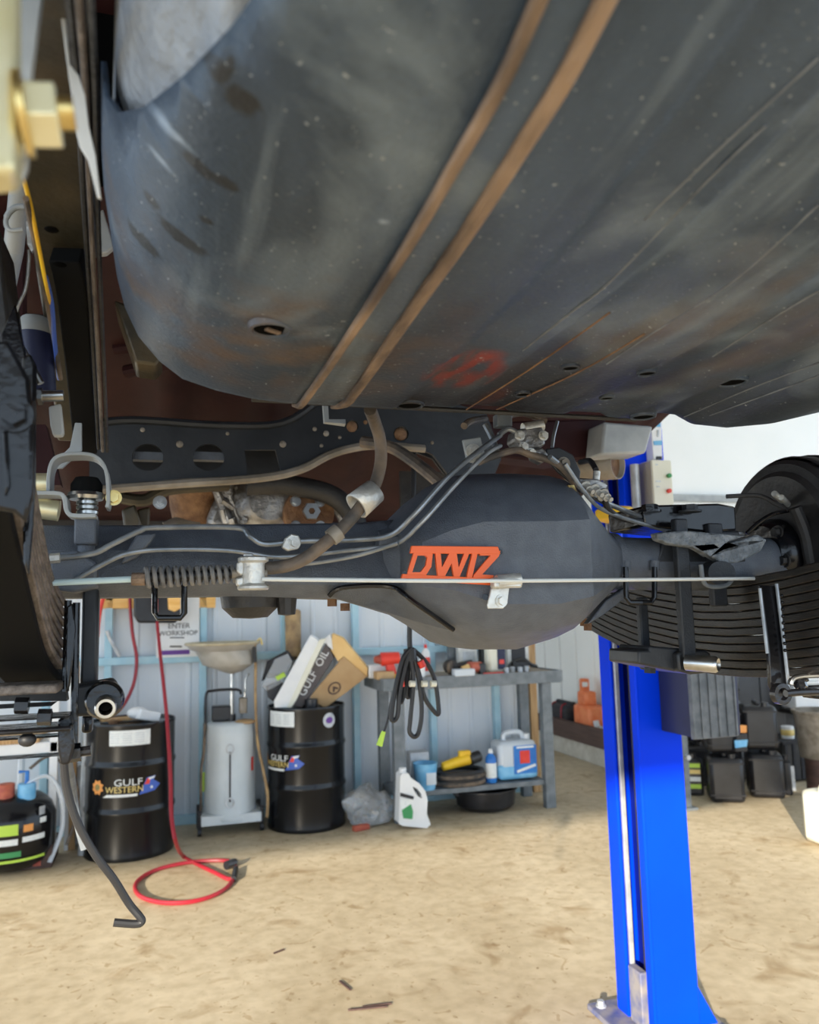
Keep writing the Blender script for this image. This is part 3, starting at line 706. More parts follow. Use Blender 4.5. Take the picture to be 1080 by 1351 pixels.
obj('flexible_line', tpx(B(), [(765,610,1.25),(778,608,1.22),(786,620,1.19)], .005), 'black_rubber', tee)
obj('flexible_line', tpx(B(), [(796,654,1.18),(803,672,1.2),(820,684,1.23),(850,688,1.25)], .0055), 'black_rubber', tee)
bm = B(); ppx(bm, [(749,640),(757,640),(770,670),(764,672)], 1.165, .01)
tag(obj('line_guide', bm, 'brass'), 'thin brass coloured pipe guide on the slope of the diff housing', 'clip')
# ---------------------------------------------------------------- handbrake cable
hb = thing('handbrake_cable', 'handbrake cable with white rod, coil spring and clevis running across the axle', 'cable', Q(330,765,1.09))
obj('rod', tube(B(), [Q(345,764,1.075), Q(540,766,1.072), Q(700,766,1.072), Q(1025,763,1.2)], .0030, 10, 3), 'cable_white', hb)
obj('rod', tube(B(), [Q(66,769,1.13), Q(178,764,1.11)], .0042, 10), 'cable_blue', hb)['label'] = 'pale blue sleeved end of the rod at left'
bm = B(); cyl(bm, Q(174,764,1.11), Q(192,764,1.108), .0085, seg=8); obj('rod_nut', bm, 'rust_dust', hb)
a, b = Q(190,762,1.108), Q(312,757,1.10); pts = []
for k in range(13*14+1):
    t = k/(13*14); c = a.lerp(b, t); an = 2*PI*13*t; r = .0125-.0025*t
    pts.append(c+V((0, r*math.cos(an), r*math.sin(an))))
obj('coil_spring', tube(B(), pts, .0031, 7), 'coil_grey', hb)
obj('spring_core', cyl(B(), a, b, .0065), 'black_rubber', hb)
bm = B(); c = Q(334,757,1.085)
lathe(bm, [(.019,-.022),(.021,-.020),(.021,-.017),(.0155,-.013),(.015,.010),(.0155,.014),(.0205,.017),(.0205,.021),(.017,.023),(0,.023)], c, 20)
obj('clevis_body', bm, 'zinc', hb)
bm = B(); ppx(bm, [(313,742),(322,738),(330,742),(328,752),(318,760),(312,754)], 1.08, .02); ppx(bm, [(311,763),(324,760),(326,772),(313,773)], 1.08, .02)
cyl(bm, Q(327,744,1.085), Q(328,730,1.085), .007, seg=12)
obj('clevis_fork', bm, 'zinc', hb, bevel=.002)
obj('clevis_pin', cyl(B(), Q(306,757,1.09), Q(352,757,1.09), .006), 'exhaust', hb)
obj('conduit', tpx(B(), [(350,750,1.10),(380,746,1.10),(405,735,1.10),(432,714,1.10),(455,693,1.10),(476,668,1.10),(494,640,1.11),(502,610,1.12),(501,580,1.12),(494,556,1.10),(488,540,1.06)], .0092, 8, 12), 'dusty_hose', hb)
bm = B()
a, b = Q(462,664,1.10), Q(500,648,1.105)
cyl(bm, Q(470,668,1.098), Q(494,648,1.105), .0205, .0185, 24, False)
o = obj('rubber_grommet', bm, 'zinc', hb); o.modifiers.new('s','SOLIDIFY').thickness = .004
bm = B(); cyl(bm, Q(436,710,1.10), Q(447,701,1.10), .0125, seg=16); obj('crimp_band', bm, 'exhaust', hb)
bm = B(); cyl(bm, Q(1015,764,1.19), Q(1040,760,1.19), .010, seg=12); obj('end_sleeve', bm, 'zinc', hb)
en = obj('end_fork', ppx(B(), [(1012,757),(1040,752),(1075,750),(1095,748),(1095,762),(1072,765),(1040,771),(1014,770)], 1.16, .012), 'steel', hb, bevel=.002)
bm = B(); bolt(bm, Q(1058,762,1.16), (0,-1,0), .008, .012); obj('fork_nut', bm, 'brass', en)
# ---------------------------------------------------------------- right leaf spring, clamps, drum
rs = thing('leaf_spring', 'black leaf spring pack of many leaves below the right end of the axle', 'leaf spring', (1.035,1.3,1.47))
zc0 = 1.635
for i in range(12):
    Lf, Lb = .62-.012*i, .80-.03*i; pts = []
    for k in range(15):
        dy = -Lb+(Lb+Lf)*k/14; pts.append(V((1.035, 1.3+dy, zc0-.0148*i+.30*dy*dy+.02*max(0,dy))))
    obj('leaf', sweep(B(), pts, rectp(.066, .0140), upv=(0,0,1)), 'leaf_black', rs, bevel=.002)
obj('end_eye', cyl(B(), V((1.0,1.9,1.70)), V((1.07,1.9,1.70)), .03), 'black_dull', rs)
uc = thing('spring_clamp', 'black bolted clamp plate with square rods round the right leaf pack', 'clamp', (1.0,1.3,1.42))
bm = B(); ppx(bm, [(847,668),(866,664),(870,666),(948,664),(970,668),(972,700),(930,702),(850,694)], 1.24, .12)
obj('top_plate', bm, 'black_gloss', uc, bevel=.004)
for px, py in ((857,676),(910,676)):
    bm = B(); c = Q(px, py, 1.225); bolt(bm, c, (0,0,1), .014, .014); obj('clamp_nut', bm, 'clamp_black' if px > 880 else 'black_gloss', uc)
obj('u_bolt', vbox(896,913,684,868,1.21,1.225), 'clamp_black', uc, bevel=.003)
obj('u_bolt', vbox(846,857,788,884,1.32,1.335), 'clamp_black', uc, bevel=.003)
obj('u_bolt', vbox(938,957,690,800,1.23,1.245), 'clamp_black', uc, bevel=.003)
obj('axle_pad', ppx(B(), [(866,742),(985,742),(975,700),(880,700)], 1.245, .05), 'clamp_black', uc, bevel=.004)
bm = B(); ppx(bm, [(865,703),(905,700),(985,707),(962,714),(950,725),(972,714),(1000,705),(1012,712),(1003,728),(975,742),(955,744),(935,732),(915,722),(885,718),(868,712)], 1.19, .02)
obj('line_bracket', bm, 'cast_grey', uc, bevel=.003)
obj('bump_pad', curve_mesh([[(.022*math.cos(t)*(1.35 if abs(math.cos(t))<.9 else 1.3), .022*math.sin(t)) for t in [2*PI*k/20 for k in range(20)]]], .03, Mx.Translation(Q(945,757,1.2)) @ Mx.Rotation(PI/2,4,'X')), 'clamp_black', uc, bevel=.004)
obj('pad_lip', tube(B(), [Q(x,y,1.185) for x,y in ((924,745),(928,768),(940,774),(958,772),(966,764))], .004, 8, 4), 'rubber_grey', uc)
bm = B(); ppx(bm, [(842,858),(856,858),(856,852),(930,858),(938,862),(935,888),(912,890),(870,882),(842,876)], 1.23, .10)
obj('bottom_plate', bm, 'crosspaint', uc, bevel=.005)
bm = B(); ppx(bm, [(893,862),(905,857),(925,858),(928,872),(926,886),(908,889),(896,886)], 1.215, .03)
obj('bush_housing', bm, 'crosspaint', uc, bevel=.004)
obj('chrome_pin', lathe(B(), [(0,.0),(.014,0),(.014,.05),(.011,.055),(.008,.052),(0,.045)], Q(905,874,1.21), 20, V((.55,-.8,-.05)).to_track_quat('Z','Y').to_matrix()), 'steel', uc)
obj('bolt_tail', cyl(B(), Q(857,888,1.28), Q(857,876,1.28), .011, seg=6), 'clamp_black', uc)
# retaining strap of the leaves
cp = thing('leaf_clip', 'glossy black leaf retaining plate with pale edges at right', 'clip', (.98,1.1,1.4))
obj('clip_plate', ppx(B(), [(1003,772),(1024,772),(1034,850),(1040,905),(1036,925),(1024,924),(1016,905),(1014,860)], 1.10, .008), 'black_gloss', cp, bevel=.002)
obj('clip_edge', tube(B(), [Q(1002,776,1.095), Q(1012,862,1.095)], .003, 8), 'line_steel', cp)
obj('clip_edge', tube(B(), [Q(1024,770,1.095), Q(1034,850,1.095), Q(1041,915,1.095)], .0032, 8), 'line_steel', cp)
obj('clip_eye', lathe(B(), [(.010,0),(.017,0),(.017,.012),(.010,.012),(.010,0)], Q(1026,915,1.09), 18, Mx.Rotation(PI/2,3,'X')), 'black_gloss', cp)
for py in range(786, 862, 9):
    obj('clip_rivet', ball(B(), Q(1031+(py-786)*.06, py, 1.09), .003, seg=8), 'black_gloss', cp)
sk = thing('shock_link', 'thin glossy link arms and rod hanging at the right edge below the leaves', 'link', Q(1070,905,1.1))
obj('link_rod', tpx(B(), [(1042,903,1.08),(1048,894,1.08),(1075,891,1.08),(1110,893,1.08)], .0045), 'steel', sk)
obj('link_rod', tpx(B(), [(1036,915,1.08),(1060,913,1.08),(1110,912,1.08)], .006), 'black_gloss', sk)
bm = B(); bolt(bm, Q(1054,898,1.09), (0,-.4,-1), .010, .012, .012); obj('link_bolt', bm, 'black_gloss', sk)
bm = B(); ppx(bm, [(1060,905),(1110,902),(1110,925),(1075,922)], 1.12, .03); obj('link_arm', bm, 'black_gloss', sk, bevel=.004)
dr = thing('brake_drum', 'large dark brake drum and backing plate at the right end of the axle', 'brake drum', (1.18,1.3,1.55))
cz = V((1.18, 1.3, 1.725)); rX = Mx.Rotation(-PI/2,3,'Y')
obj('backing_plate', lathe(B(), [(0,.02),(.06,.025),(.10,.018),(.125,.022),(.135,.012),(.150,.010),(.158,.0),(.158,-.012)], cz, 48, rX), 'black_dull', dr)
obj('drum_shell', lathe(B(), [(.163,-.008),(.166,-.014),(.166,-.05),(.17,-.055),(.17,-.075),(.16,-.09),(0,-.09)], cz, 48, rX), 'black_dull', dr)
obj('hub_flange', lathe(B(), [(0,.06),(.055,.06),(.062,.05),(.07,.03),(.07,.0)], cz+V((0,0,-.03)), 24, rX), 'black_gloss', dr)
for k in range(6):
    a = k*PI/3+.3; bm = B(); bolt(bm, cz+V((-.052, .058*math.cos(a), -.03+.058*math.sin(a))), (-1,0,0), .009, .012); obj('hub_nut', bm, 'black_dull', dr)
obj('backing_rib', tpx(B(), [(1048,670,1.22),(1062,705,1.22),(1070,745,1.22),(1080,775,1.22)], .012), 'black_dull', dr)
for px, py in ((1021,651),(1030,656)):
    obj('bleed_screw', cyl(B(), Q(px,py,1.24), Q(px+10,py+10,1.26), .006, seg=8), 'zinc', dr)
obj('brake_pipe', tpx(B(), [(985,704,1.27),(1000,690,1.26),(1020,678,1.25),(1045,673,1.24)], .0042), 'black_gloss', dr)
obj('brake_pipe', tpx(B(), [(958,655,1.3),(1000,654,1.28),(1022,664,1.26),(1040,674,1.24)], .0045), 'black_dull', dr)
# ---------------------------------------------------------------- left end: rail, spring, shackle
cr = thing('chassis_rail', 'olive brown chassis rail running down the left side beside the tank', 'chassis rail', Q(112,592,1.4))
A = [(70,-30,.50),(76,110,.66),(82,215,.80),(95,370,1.02),(106,480,1.2),(112,592,1.38)]
pp = [Q(*a)+V((-.01,0,.03)) for a in A]
obj('rail_box', sweep(B(), spline(pp, 5), rectp(.062, .05), upv=(0,0,1)), 'rail_paint', cr, bevel=.004)
q1 = [Q(x, y, d)+V((.0,0,0)) for x, y, d in ((88,-30,.47),(102,110,.62),(108,220,.75),(117,370,.97),(124,480,1.14),(130,592,1.32))]
for dx in (0, .006, .013):
    obj('weld_seam', tube(B(), [p+V((dx, 0, -.004*(dx > 0))) for p in spline(q1, 5)], .0028, 6), 'leaf_brown' if dx == .006 else 'black_dull', cr)
for px, py, yy in ((68,303,.86),(79,349,.93)):
    obj('rail_hole', ball(B(), Q(px,py,yy*.985), .006, (1.2,1.2,.3), 12), 'black_hole', cr)
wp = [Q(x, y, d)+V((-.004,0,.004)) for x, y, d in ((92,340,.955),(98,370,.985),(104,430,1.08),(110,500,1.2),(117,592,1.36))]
obj('rail_shade_strip', sweep(B(), spline(wp, 4), rectp(.034, .03), upv=(0,0,1)), 'shade_rubber_black', cr, bevel=.002)  # dark strip added to stand for shade on the rail's right half
obj('yellow_wire', tpx(B(), [(28,225,.76),(40,270,.82),(52,330,.9),(60,372,.95),(66,400,1.0)], .0022), 'yellow', cr)
obj('blue_wire', tpx(B(), [(60,365,.95),(68,400,1.0),(72,450,1.07),(78,500,1.15)], .0028), 'flag_blue', cr)
obj('grey_wire', tpx(B(), [(34,262,.8),(44,310,.88),(58,380,.97),(70,440,1.06),(80,500,1.14)], .0030), 'dusty_hose', cr)
hp = thing('bump_stop', 'grey steel hoop bracket with a coil bump stop above the left beam', 'bump stop', Q(112,684,1.25))
arch = [Q(x, y, 1.24) for x, y in ((66,655),(68,622),(78,606),(105,602),(128,606),(141,624),(144,660),(142,672))]
obj('hoop', sweep(B(), spline(arch, 4), rectp(.005, .045), upv=(0,1,0)), 'silver_grey', hp, bevel=.001)
arm = [Q(x, y, 1.22) for x, y in ((38,653),(75,653),(85,656),(88,664),(90,676),(98,682),(128,682))]
obj('angle_arm', sweep(B(), spline(arm, 3), rectp(.006, .04), upv=(0,1,0)), 'silver_grey', hp, bevel=.001)
obj('rubber_dome', lathe(B(), [(0,.026),(.016,.024),(.022,.014),(.022,0)], Q(114,652,1.24), 18), 'shade_rubber_black', hp)
for k in range(4):
    obj('stud_thread', lathe(B(), [(.010,-.004),(.015,-.002),(.015,.002),(.010,.004)], Q(115,657+k*6.5,1.235), 16), 'steel', hp)
obj('stud', cyl(B(), Q(115,684,1.235), Q(115,652,1.235), .011), 'steel', hp)
obj('locking_nut', lathe(B(), [(0,-.005),(.024,-.005),(.026,0),(.024,.005),(0,.005)], Q(113,655,1.235), 14), 'steel', hp)
bm = B(); bolt(bm, Q(150,657,1.24), (0,-1,0), .008, .012); obj('hoop_bolt', bm, 'brass', hp)
obj('stay', ppx(B(), [(64,618),(92,590),(100,552),(108,552),(108,594),(82,618)], 1.28, .006), 'silver_grey', hp, bevel=.001)
tag(obj('zinc_sleeve', cyl(B(), Q(30,638,1.3), Q(66,638,1.3), .016, seg=18), 'gold_zinc'), 'upper gold zinc plated sleeve behind the hoop bracket', 'sleeve')
tag(obj('zinc_sleeve', cyl(B(), Q(48,670,1.3), Q(78,674,1.3), .016, seg=18), 'gold_zinc'), 'lower gold zinc plated sleeve under the angled bracket arm', 'sleeve')
ls = thing('leaf_spring', 'worn brown leaf spring curving up past the glossy shackle at left', 'leaf spring', (-.15,1.2,1.48))
e0 = [(8,618,.735),(16,645,.76),(27,690,.83),(37,735,.90),(51,800,1.0),(67,862,1.12),(86,893,1.2),(100,897,1.28)]
for i in range(8):
    pts = [Q(*a)+V((-.034 if i else -.040, 0, .0142*i)) for a in e0]
    if i: pts = pts[:-1]
    obj('leaf', sweep(B(), spline(pts, 6), rectp(.068, .0085 if i else .012), upv=(0,0,1)), 'leaf_brown' if i else 'shade_rubber_black', ls, bevel=.0025)  # lowest leaf is black: its underside's shade put into the colour
lk = thing('spring_shackle', 'glossy black shackle plates and links at the left edge above the spring', 'shackle', Q(25,760,.9))
obj('shackle_plate', ppx(B(), [(28,470),(40,465),(47,480),(46,640),(43,690),(37,760),(30,740),(28,640)], .86, .010), 'black_gloss', lk, bevel=.003)
obj('shackle_plate', ppx(B(), [(-20,460),(10,450),(14,560),(10,640),(4,668),(-20,672)], .80, .012), 'black_gloss', lk, bevel=.003)
obj('shackle_cheek', ppx(B(), [(-20,452),(10,448),(22,470),(38,500),(43,560),(42,650),(34,690),(18,676),(-20,668)], .70, .012), 'black_gloss', lk, bevel=.003)
bm = B(); bolt(bm, Q(20,548,.70), (0,-1,0), .010, .012); obj('shackle_nut', bm, 'black_gloss', lk)
obj('cheek_rib', ppx(B(), [(2,570),(8,566),(12,640),(6,655)], .695, .006), 'black_gloss', lk, bevel=.002)
obj('shackle_web', ppx(B(), [(5,560),(30,540),(34,700),(20,742),(0,736)], .90, .01), 'black_gloss', lk, bevel=.003)
for px, py, r in ((18,560,.012),(12,505,.011)):
    bm = B(); bolt(bm, Q(px,py,.85), (0,-1,0), r, .014); obj('shackle_nut', bm, 'black_gloss', lk)
obj('shackle_bush', cyl(B(), Q(4,548,.85), Q(44,552,.85), .018), 'black_rubber', lk)
hb2 = thing('hanger_box', 'black spring hanger box high on the left edge', 'spring hanger', Q(10,480,.9))
obj('hanger_body', ppx(B(), [(-40,240),(-2,300),(12,420),(14,560),(-40,600)], .95, .10), 'black_dull', hb2, bevel=.004)
obj('hanger_lip', ppx(B(), [(0,440),(20,400),(34,470),(24,540),(6,545)], .92, .01), 'black_gloss', hb2, bevel=.002)
sc = thing('shock_absorber', 'dark blue grey damper body beside the olive chassis rail', 'shock absorber', Q(50,510,1.1))
obj('damper_tube', cyl(B(), Q(52,520,1.12), Q(46,432,1.12), .021, seg=24), 'navy', sc)
obj('damper_cap', lathe(B(), [(.0,.012),(.017,.010),(.022,0),(.022,-.012)], Q(46,430,1.12), 24), 'silver_grey', sc)
obj('damper_rod', tube(B(), [Q(28,458,1.02), Q(54,506,1.02)], .004), 'steel', sc)
jb = thing('height_link', 'small bright link bolt with a grey clip hanging beside the rail', 'link', Q(72,560,1.1))
bm = B(); cyl(bm, Q(52,523,1.05), Q(84,522,1.05), .007, seg=12); cyl(bm, Q(50,523,1.05), Q(56,523,1.05), .011, seg=6); obj('link_bolt', bm, 'steel', jb)
obj('link_clip', ppx(B(), [(64,536),(80,532),(84,570),(82,575),(70,575),(66,560)], 1.05, .012), 'silver_grey', jb, bevel=.002)
bm = B(); cyl(bm, Q(0,415,1.3), Q(18,330,1.25), .014, seg=16); cyl(bm, Q(18,330,1.25), Q(28,232,1.15), .014, seg=16)
tag(obj('grey_tube', bm, 'silver_grey'), 'blue grey tube in the dark at the far left', 'tube')
a = [Q(x, y, .95) for x, y in ((33,273),(20,274),(10,284),(8,296),(14,304),(30,303))]
bm = B(); tube(bm, a, .0028, 8, 6)
for p in spline(a, 8)[2:18]: ball(bm, p, .0036, seg=8)
tag(obj('coiled_lead', bm, 'silver_grey'), 'small curled grey spring-wrapped lead left of the yellow wire', 'lead')
bm = B(); tpx(bm, [(38,330,1.0),(38,345,1.0),(34,380,1.0),(22,408,1.0),(14,440,1.0)], .002)
ppx(bm, [(34,292),(40,290),(46,325),(42,332),(36,322)], .97, .006)
tag(obj('sensor_lead', bm, 'zinc'), 'thin pale sensor lead hanging at the far left', 'lead')
tag(obj('side_panel', ppx(B(), [(-20,200),(25,235),(30,330),(30,420),(-20,430)], 1.6, .05), 'maroon'), 'maroon body side panel glimpsed high at the far left', 'body panel')
tag(obj('lower_side_panel', ppx(B(), [(14,560),(60,560),(80,640),(20,640)], 1.6, .04), 'maroon'), 'maroon body panel low behind the hoop bracket', 'body panel')
bm = B(); ppx(bm, [(14,430),(34,412),(58,414),(66,424),(66,440),(30,436)], 1.15, .03)
tag(obj('damper_bracket', bm, 'black_dull', bevel=.003), 'dull bracket above the damper body at left', 'bracket')
# near plated bracket with hex bolt, strongly out of focus
nb = thing('plated_bracket', 'blurred yellow plated bracket edge with a big hex bolt at the top left', 'bracket', Q(10,200,.34))
obj('bracket_plate', ppx(B(), [(-60,-60),(19,-60),(20,215),(16,226),(-60,232)], .36, .02), 'gold_zinc', nb, bevel=.003)
obj('bolt_shank', cyl(B(), Q(10,148,.37), Q(98,150,.37), .0075, seg=18), 'brass', nb)
bt = obj('hex_nut', cyl(B(), Q(36,152,.37), Q(78,153,.37), .0155, seg=6), 'gold_zinc', nb, bevel=.001)
obj('washer', cyl(B(), Q(27,151,.37), Q(37,151,.37), .0185, seg=24), 'brass', nb)
obj('inner_tab', ppx(B(), [(18,-60),(62,-60),(40,110),(19,112)], .52, .01), 'silver_grey', nb, bevel=.001)
obj('lower_tab', ppx(B(), [(22,185),(38,190),(36,218),(28,238),(22,220)], .40, .006), 'zinc', nb, bevel=.001)
bm = B(); ppx(bm, [(78,-10),(86,10),(90,60),(92,84),(104,100),(112,125),(117,165),(126,205),(133,262),(128,258),(116,210),(105,192),(98,165),(94,125),(88,82),(80,20)], .56, .003)
tag(obj('pale_shield', bm, 'white_dirty', bevel=.0006), 'thin pale curved shield edge between the dark rail and the tank', 'shield')
bm = B(); ppx(bm, [(96,-30),(112,-30),(114,58),(104,52),(100,20)], .62, .003)
tag(obj('brown_tab', bm, 'exhaust', bevel=.0006), 'small brown tab high up beside the tank end', 'tab')
bm = B(); ppx(bm, [(84,-40),(170,-40),(170,200),(120,215),(100,130),(90,60)], .95, .06)  # black panel added for the dark gap, where there is only shade
tag(obj('gap_shade_panel', bm, 'black_hole'), 'black panel standing in for the shaded gap beside the tank end', 'bracket')
bm = B(); ppx(bm, [(112,275),(122,262),(131,300),(126,330),(114,325)], 1.1, .03); ppx(bm, [(104,230),(128,225),(128,290),(106,300)], 1.12, .03)
tag(obj('rail_gusset', bm, 'black_dull', bevel=.003), 'dark lug between the chassis rail and the tank', 'bracket')
bm = B(); ppx(bm, [(113,290),(136,275),(150,325),(140,333),(116,335)], 1.5, .02)
tag(obj('pale_bracket', bm, 'silver_grey', bevel=.003), 'pale grey bracket showing in the gap beside the tank', 'bracket')
# lower left clamp
lc = thing('spring_clamp', 'black spring clamp plate with round bush at the lower left', 'clamp', Q(110,945,1.2))
obj('clamp_post', vbox(107,129,772,905,1.25,1.28), 'crosspaint', lc, bevel=.004)
obj('clamp_post', box2(B(), Q(107,968,1.25), Q(124,940,1.28)), 'black_gloss', lc, bevel=.004)
obj('clamp_plate', ppx(B(), [(96,905),(148,896),(158,912),(160,932),(154,944),(98,946)], 1.2, .045), 'crosspaint', lc, bevel=.005)
obj('bush_boss', lathe(B(), [(0,0),(.022,0),(.026,.006),(.026,.02),(.022,.026),(0,.026)], Q(139,922,1.205), 24, Mx.Rotation(PI/2,3,'X')), 'black_gloss', lc)
obj('bush_tube', lathe(B(), [(.008,0),(.014,0),(.014,.022),(.0125,.025),(.009,.025),(.008,.02),(.008,0)], Q(139,930,1.178), 24, V((.08,-1,-.1)).to_track_quat('Z','Y').to_matrix()), 'steel', lc)
obj('bush_hole', cyl(B(), Q(139,930,1.19), Q(139,930,1.160), .0082), 'black_hole', lc)
for px, y0_, y1_, yy in ((88,792,912,1.16),(99,795,1000,1.16)):
    obj('u_bolt', tube(B(), [Q(px+2,y0_,yy), Q(px,(y0_+y1_)/2,yy), Q(px-2,y1_,yy)], .0048, 10), 'black_gloss', lc)
obj('film_wrap', ppx(B(), [(88,800),(96,796),(100,830),(96,870),(92,905),(87,915),(86,860)], 1.15, .006), 'black_gloss', lc, bevel=.002)
for k, (a, b, r) in enumerate((((-30,912),(70,905),.020),((-30,932),(62,930),.012),((-30,948),(84,944),.010),((-30,962),(86,960),.008))):
    obj('packed_leaf', box2(B(), Q(a[0],a[1]+r*400,1.1), Q(b[0]+14,b[1]-r*400,1.16)), 'leaf_brown' if k in (0,) else 'black_gloss', lc, bevel=.003)
for px, py in ((30,931),(60,946)):
    obj('clamp_nut', cyl(B(), Q(px-10,py,1.09), Q(px+8,py,1.09), .010, seg=6), 'black_gloss', lc)
obj('dark_backing', ppx(B(), [(-40,770),(50,760),(84,895),(88,925),(-40,925)], 1.22, .03), 'black_dull', lc)
obj('cross_bar', box2(B(), Q(-40,1006,1.14), Q(82,992,1.17)), 'black_gloss', lc, bevel=.003)
obj('cross_bar', box2(B(), Q(-40,978,1.14), Q(86,968,1.17)), 'black_gloss', lc, bevel=.003)
obj('clamp_foot', ppx(B(), [(76,950),(94,940),(98,985),(92,1008),(80,1010),(76,990)], 1.13, .04), 'black_gloss', lc, bevel=.003)
obj('foot_bolt', cyl(B(), Q(96,993,1.15), Q(120,990,1.15), .0065, seg=10), 'black_gloss', lc)
obj('foot_nut', cyl(B(), Q(92,994,1.15), Q(107,992,1.15), .012, seg=6), 'black_gloss', lc)
obj('bar_knob', ball(B(), Q(36,976,1.13), .011, (1,1,.8)), 'black_rubber', lc)
bm = B(); tpx(bm, [(84,1005,1.15),(88,1040,1.16),(102,1085,1.17),(126,1128,1.18),(150,1160,1.19),(170,1192,1.20),(184,1209,1.20),(187,1216,1.20),(178,1219,1.20),(150,1217,1.20)], .0052, 6, 10)
tag(obj('hanging_hose', bm, 'black_rubber'), 'thin black hose hanging from the lower left clamp with bent end', 'hose')
bm = B(); tpx(bm, [(88,1000,1.16),(94,1030,1.24),(97,1055,1.3),(104,1090,1.3),(112,1120,1.3)], .006, 6, 10)
tag(obj('hanging_lead', bm, 'rubber_grey'), 'short grey lead hanging beside the thin black hose', 'lead')
# ---------------------------------------------------------------- workshop things
def drum(cx, cy, R_, H_, name_label, ang0, logo_x):
    t = thing('oil_drum', name_label, 'drum', (cx, cy, 0), 'black oil drums')
    r = R_; bm = B()
    pr = [(0,.02),(r*.97,.02),(r*.985,0),(r,.012),(r*.985,.03)]
    for zc in (.35, .69):
        pr += [(r*.985, H_*zc-.03), (r*1.012, H_*zc-.012), (r*1.012, H_*zc+.002), (r*.985, H_*zc+.02)]
        pr += [(r*.985, H_*zc+.035)]
    pr += [(r*.985, H_-.03),(r,H_-.014),(r*.99,H_),(r*.965,H_-.002),(r*.955,H_-.018),(0,H_-.018)]
    lathe(bm, pr, (cx, cy, 0), 56); obj('shell', bm, 'drum_black', t, ang=50)
    return t
def wrapmesh(me, cx, cy, r, ang, z0):
    bm = B(); bm.from_mesh(me); xs = [v.co.x for v in bm.verts]; x = min(xs)+.012
    while x < max(xs):
        bmesh.ops.bisect_plane(bm, geom=bm.verts[:]+bm.edges[:]+bm.faces[:], plane_co=(x,0,0), plane_no=(1,0,0)); x += .012
    bm.to_mesh(me); bm.free()
    for v in me.vertices:
        a = ang + v.co.x/r; rr = r + v.co.z
        v.co = V((cx+rr*math.sin(a), cy-rr*math.cos(a), z0+v.co.y))
    return me
def patch(w_, h_, nx=10, th=.0008):
    bm = B(); 
    A = [[bm.verts.new((-w_/2+w_*i/nx, s*h_/2, th)) for i in range(nx+1)] for s in (-1, 1)]
    for i in range(nx): bm.faces.new((A[0][i], A[0][i+1], A[1][i+1], A[1][i]))
    me = bpy.data.meshes.new('p'); bm.to_mesh(me); bm.free(); return me
def poly(pts, th):
    me = curve_mesh([pts], .0004, Mx.Translation((0,0,th))); return me
def drum_logo(t, cx, cy, r, ang, z0):
    g = lambda me: wrapmesh(me, cx, cy, r, ang, z0)
    star = []
    for k in range(16):
        a = 2*PI*k/16; q = .052 if k % 2 else .038; star.append((-.235+q*math.cos(a), .005+q*math.sin(a)))
    lo = obj('drum_emblem', g(poly(star, .001)), 'logo_orange', t, smooth=False)
    obj('emblem_core', g(poly([(-.235+.022*math.cos(2*PI*k/12), .005+.022*math.sin(2*PI*k/12)) for k in range(12)], .0016)), 'brass', lo, smooth=False)
    obj('drum_lettering', g(text_mesh('GULF', .062, Mx.Translation((-.02,.034,.0015)), xs=1.25)), 'paper', t, smooth=False)
    obj('drum_lettering', g(text_mesh('WESTERN', .056, Mx.Translation((-.045,-.012,.0015)), xs=1.0)), 'logo_gold', t, smooth=False)
    obj('drum_underline', g(poly([(-.19,-.058),(.04,-.056),(.04,-.040),(-.16,-.040)], .0012)), 'paper', t, smooth=False)
    f = obj('drum_flag', g(poly([(.075,.0),(.10,.055),(.165,.062),(.15,.035),(.20,.0),(.16,-.035),(.05,-.05)], .0012)), 'flag_blue', t, smooth=False)
    obj('flag_stripe', g(poly([(.085,.012),(.105,.050),(.128,.053),(.118,.012)], .0018)), 'red', f, smooth=False)
    obj('flag_stripe', g(poly([(.11,.052),(.16,.060),(.152,.046),(.118,.038)], .0022)), 'paper', f, smooth=False)
    obj('flag_star', g(poly([(.135+(.014 if k % 2 else .006)*math.cos(2*PI*k/10), -.012+(.014 if k % 2 else .006)*math.sin(2*PI*k/10)) for k in range(10)], .002)), 'paper', f, smooth=False)
def drum_sheet(t, cx, cy, r, ang, z0, w_, h_):
    o = obj('white_sticker', wrapmesh(patch(w_, h_), cx, cy, r, ang, z0), 'paper', t, smooth=False)
    bm_ = B()
    for k in range(5):
        for j in range(3):
            x = -w_*.36+w_*.30*j
            me_w = .22*w_
            box(bm_, (x, h_*.30-h_*.15*k, .0014), (me_w, h_*.04, .0006))
    me = bpy.data.meshes.new('l'); bm_.to_mesh(me); bm_.free()
    obj('print_lines', wrapmesh(me, cx, cy, r, ang, z0), 'galv', o, smooth=False)
# left drum
c1 = QZ(170, 1139); c1 = V((c1.x*1.055, c1.y*1.055, 0)); R1, H1 = .300, .89
d1 = drum(c1.x, c1.y, R1, H1, 'black oil drum with gold emblem logo left of the red hose', 0, 0)
fa = math.atan2(-c1.x, c1.y)               # angle that faces the camera
drum_logo(d1, c1.x, c1.y, R1*.985+.001, fa+.02, .475); drum_sheet(d1, c1.x, c1.y, R1*.985+.002, fa-.03, .80, .27, .10)
obj('bung', cyl(B(), (c1.x-.12, c1.y-.05, H1-.02), (c1.x-.12, c1.y-.05, H1+.005), .03, seg=16), 'rust', d1)
bm = B(); p = V((c1.x+.10, c1.y-.05, H1-.015))
box(bm, p+V((0,0,.04)), (.16,.12,.07), Mx.Rotation(.5,3,'Z') @ Mx.Rotation(.25,3,'Y')); ball(bm, p+V((-.06,0,.06)), .06, (1.2,1,.7))
tag(obj('rag', bm, 'white', bevel=.01), 'crumpled white rag on top of the left drum', 'rag')
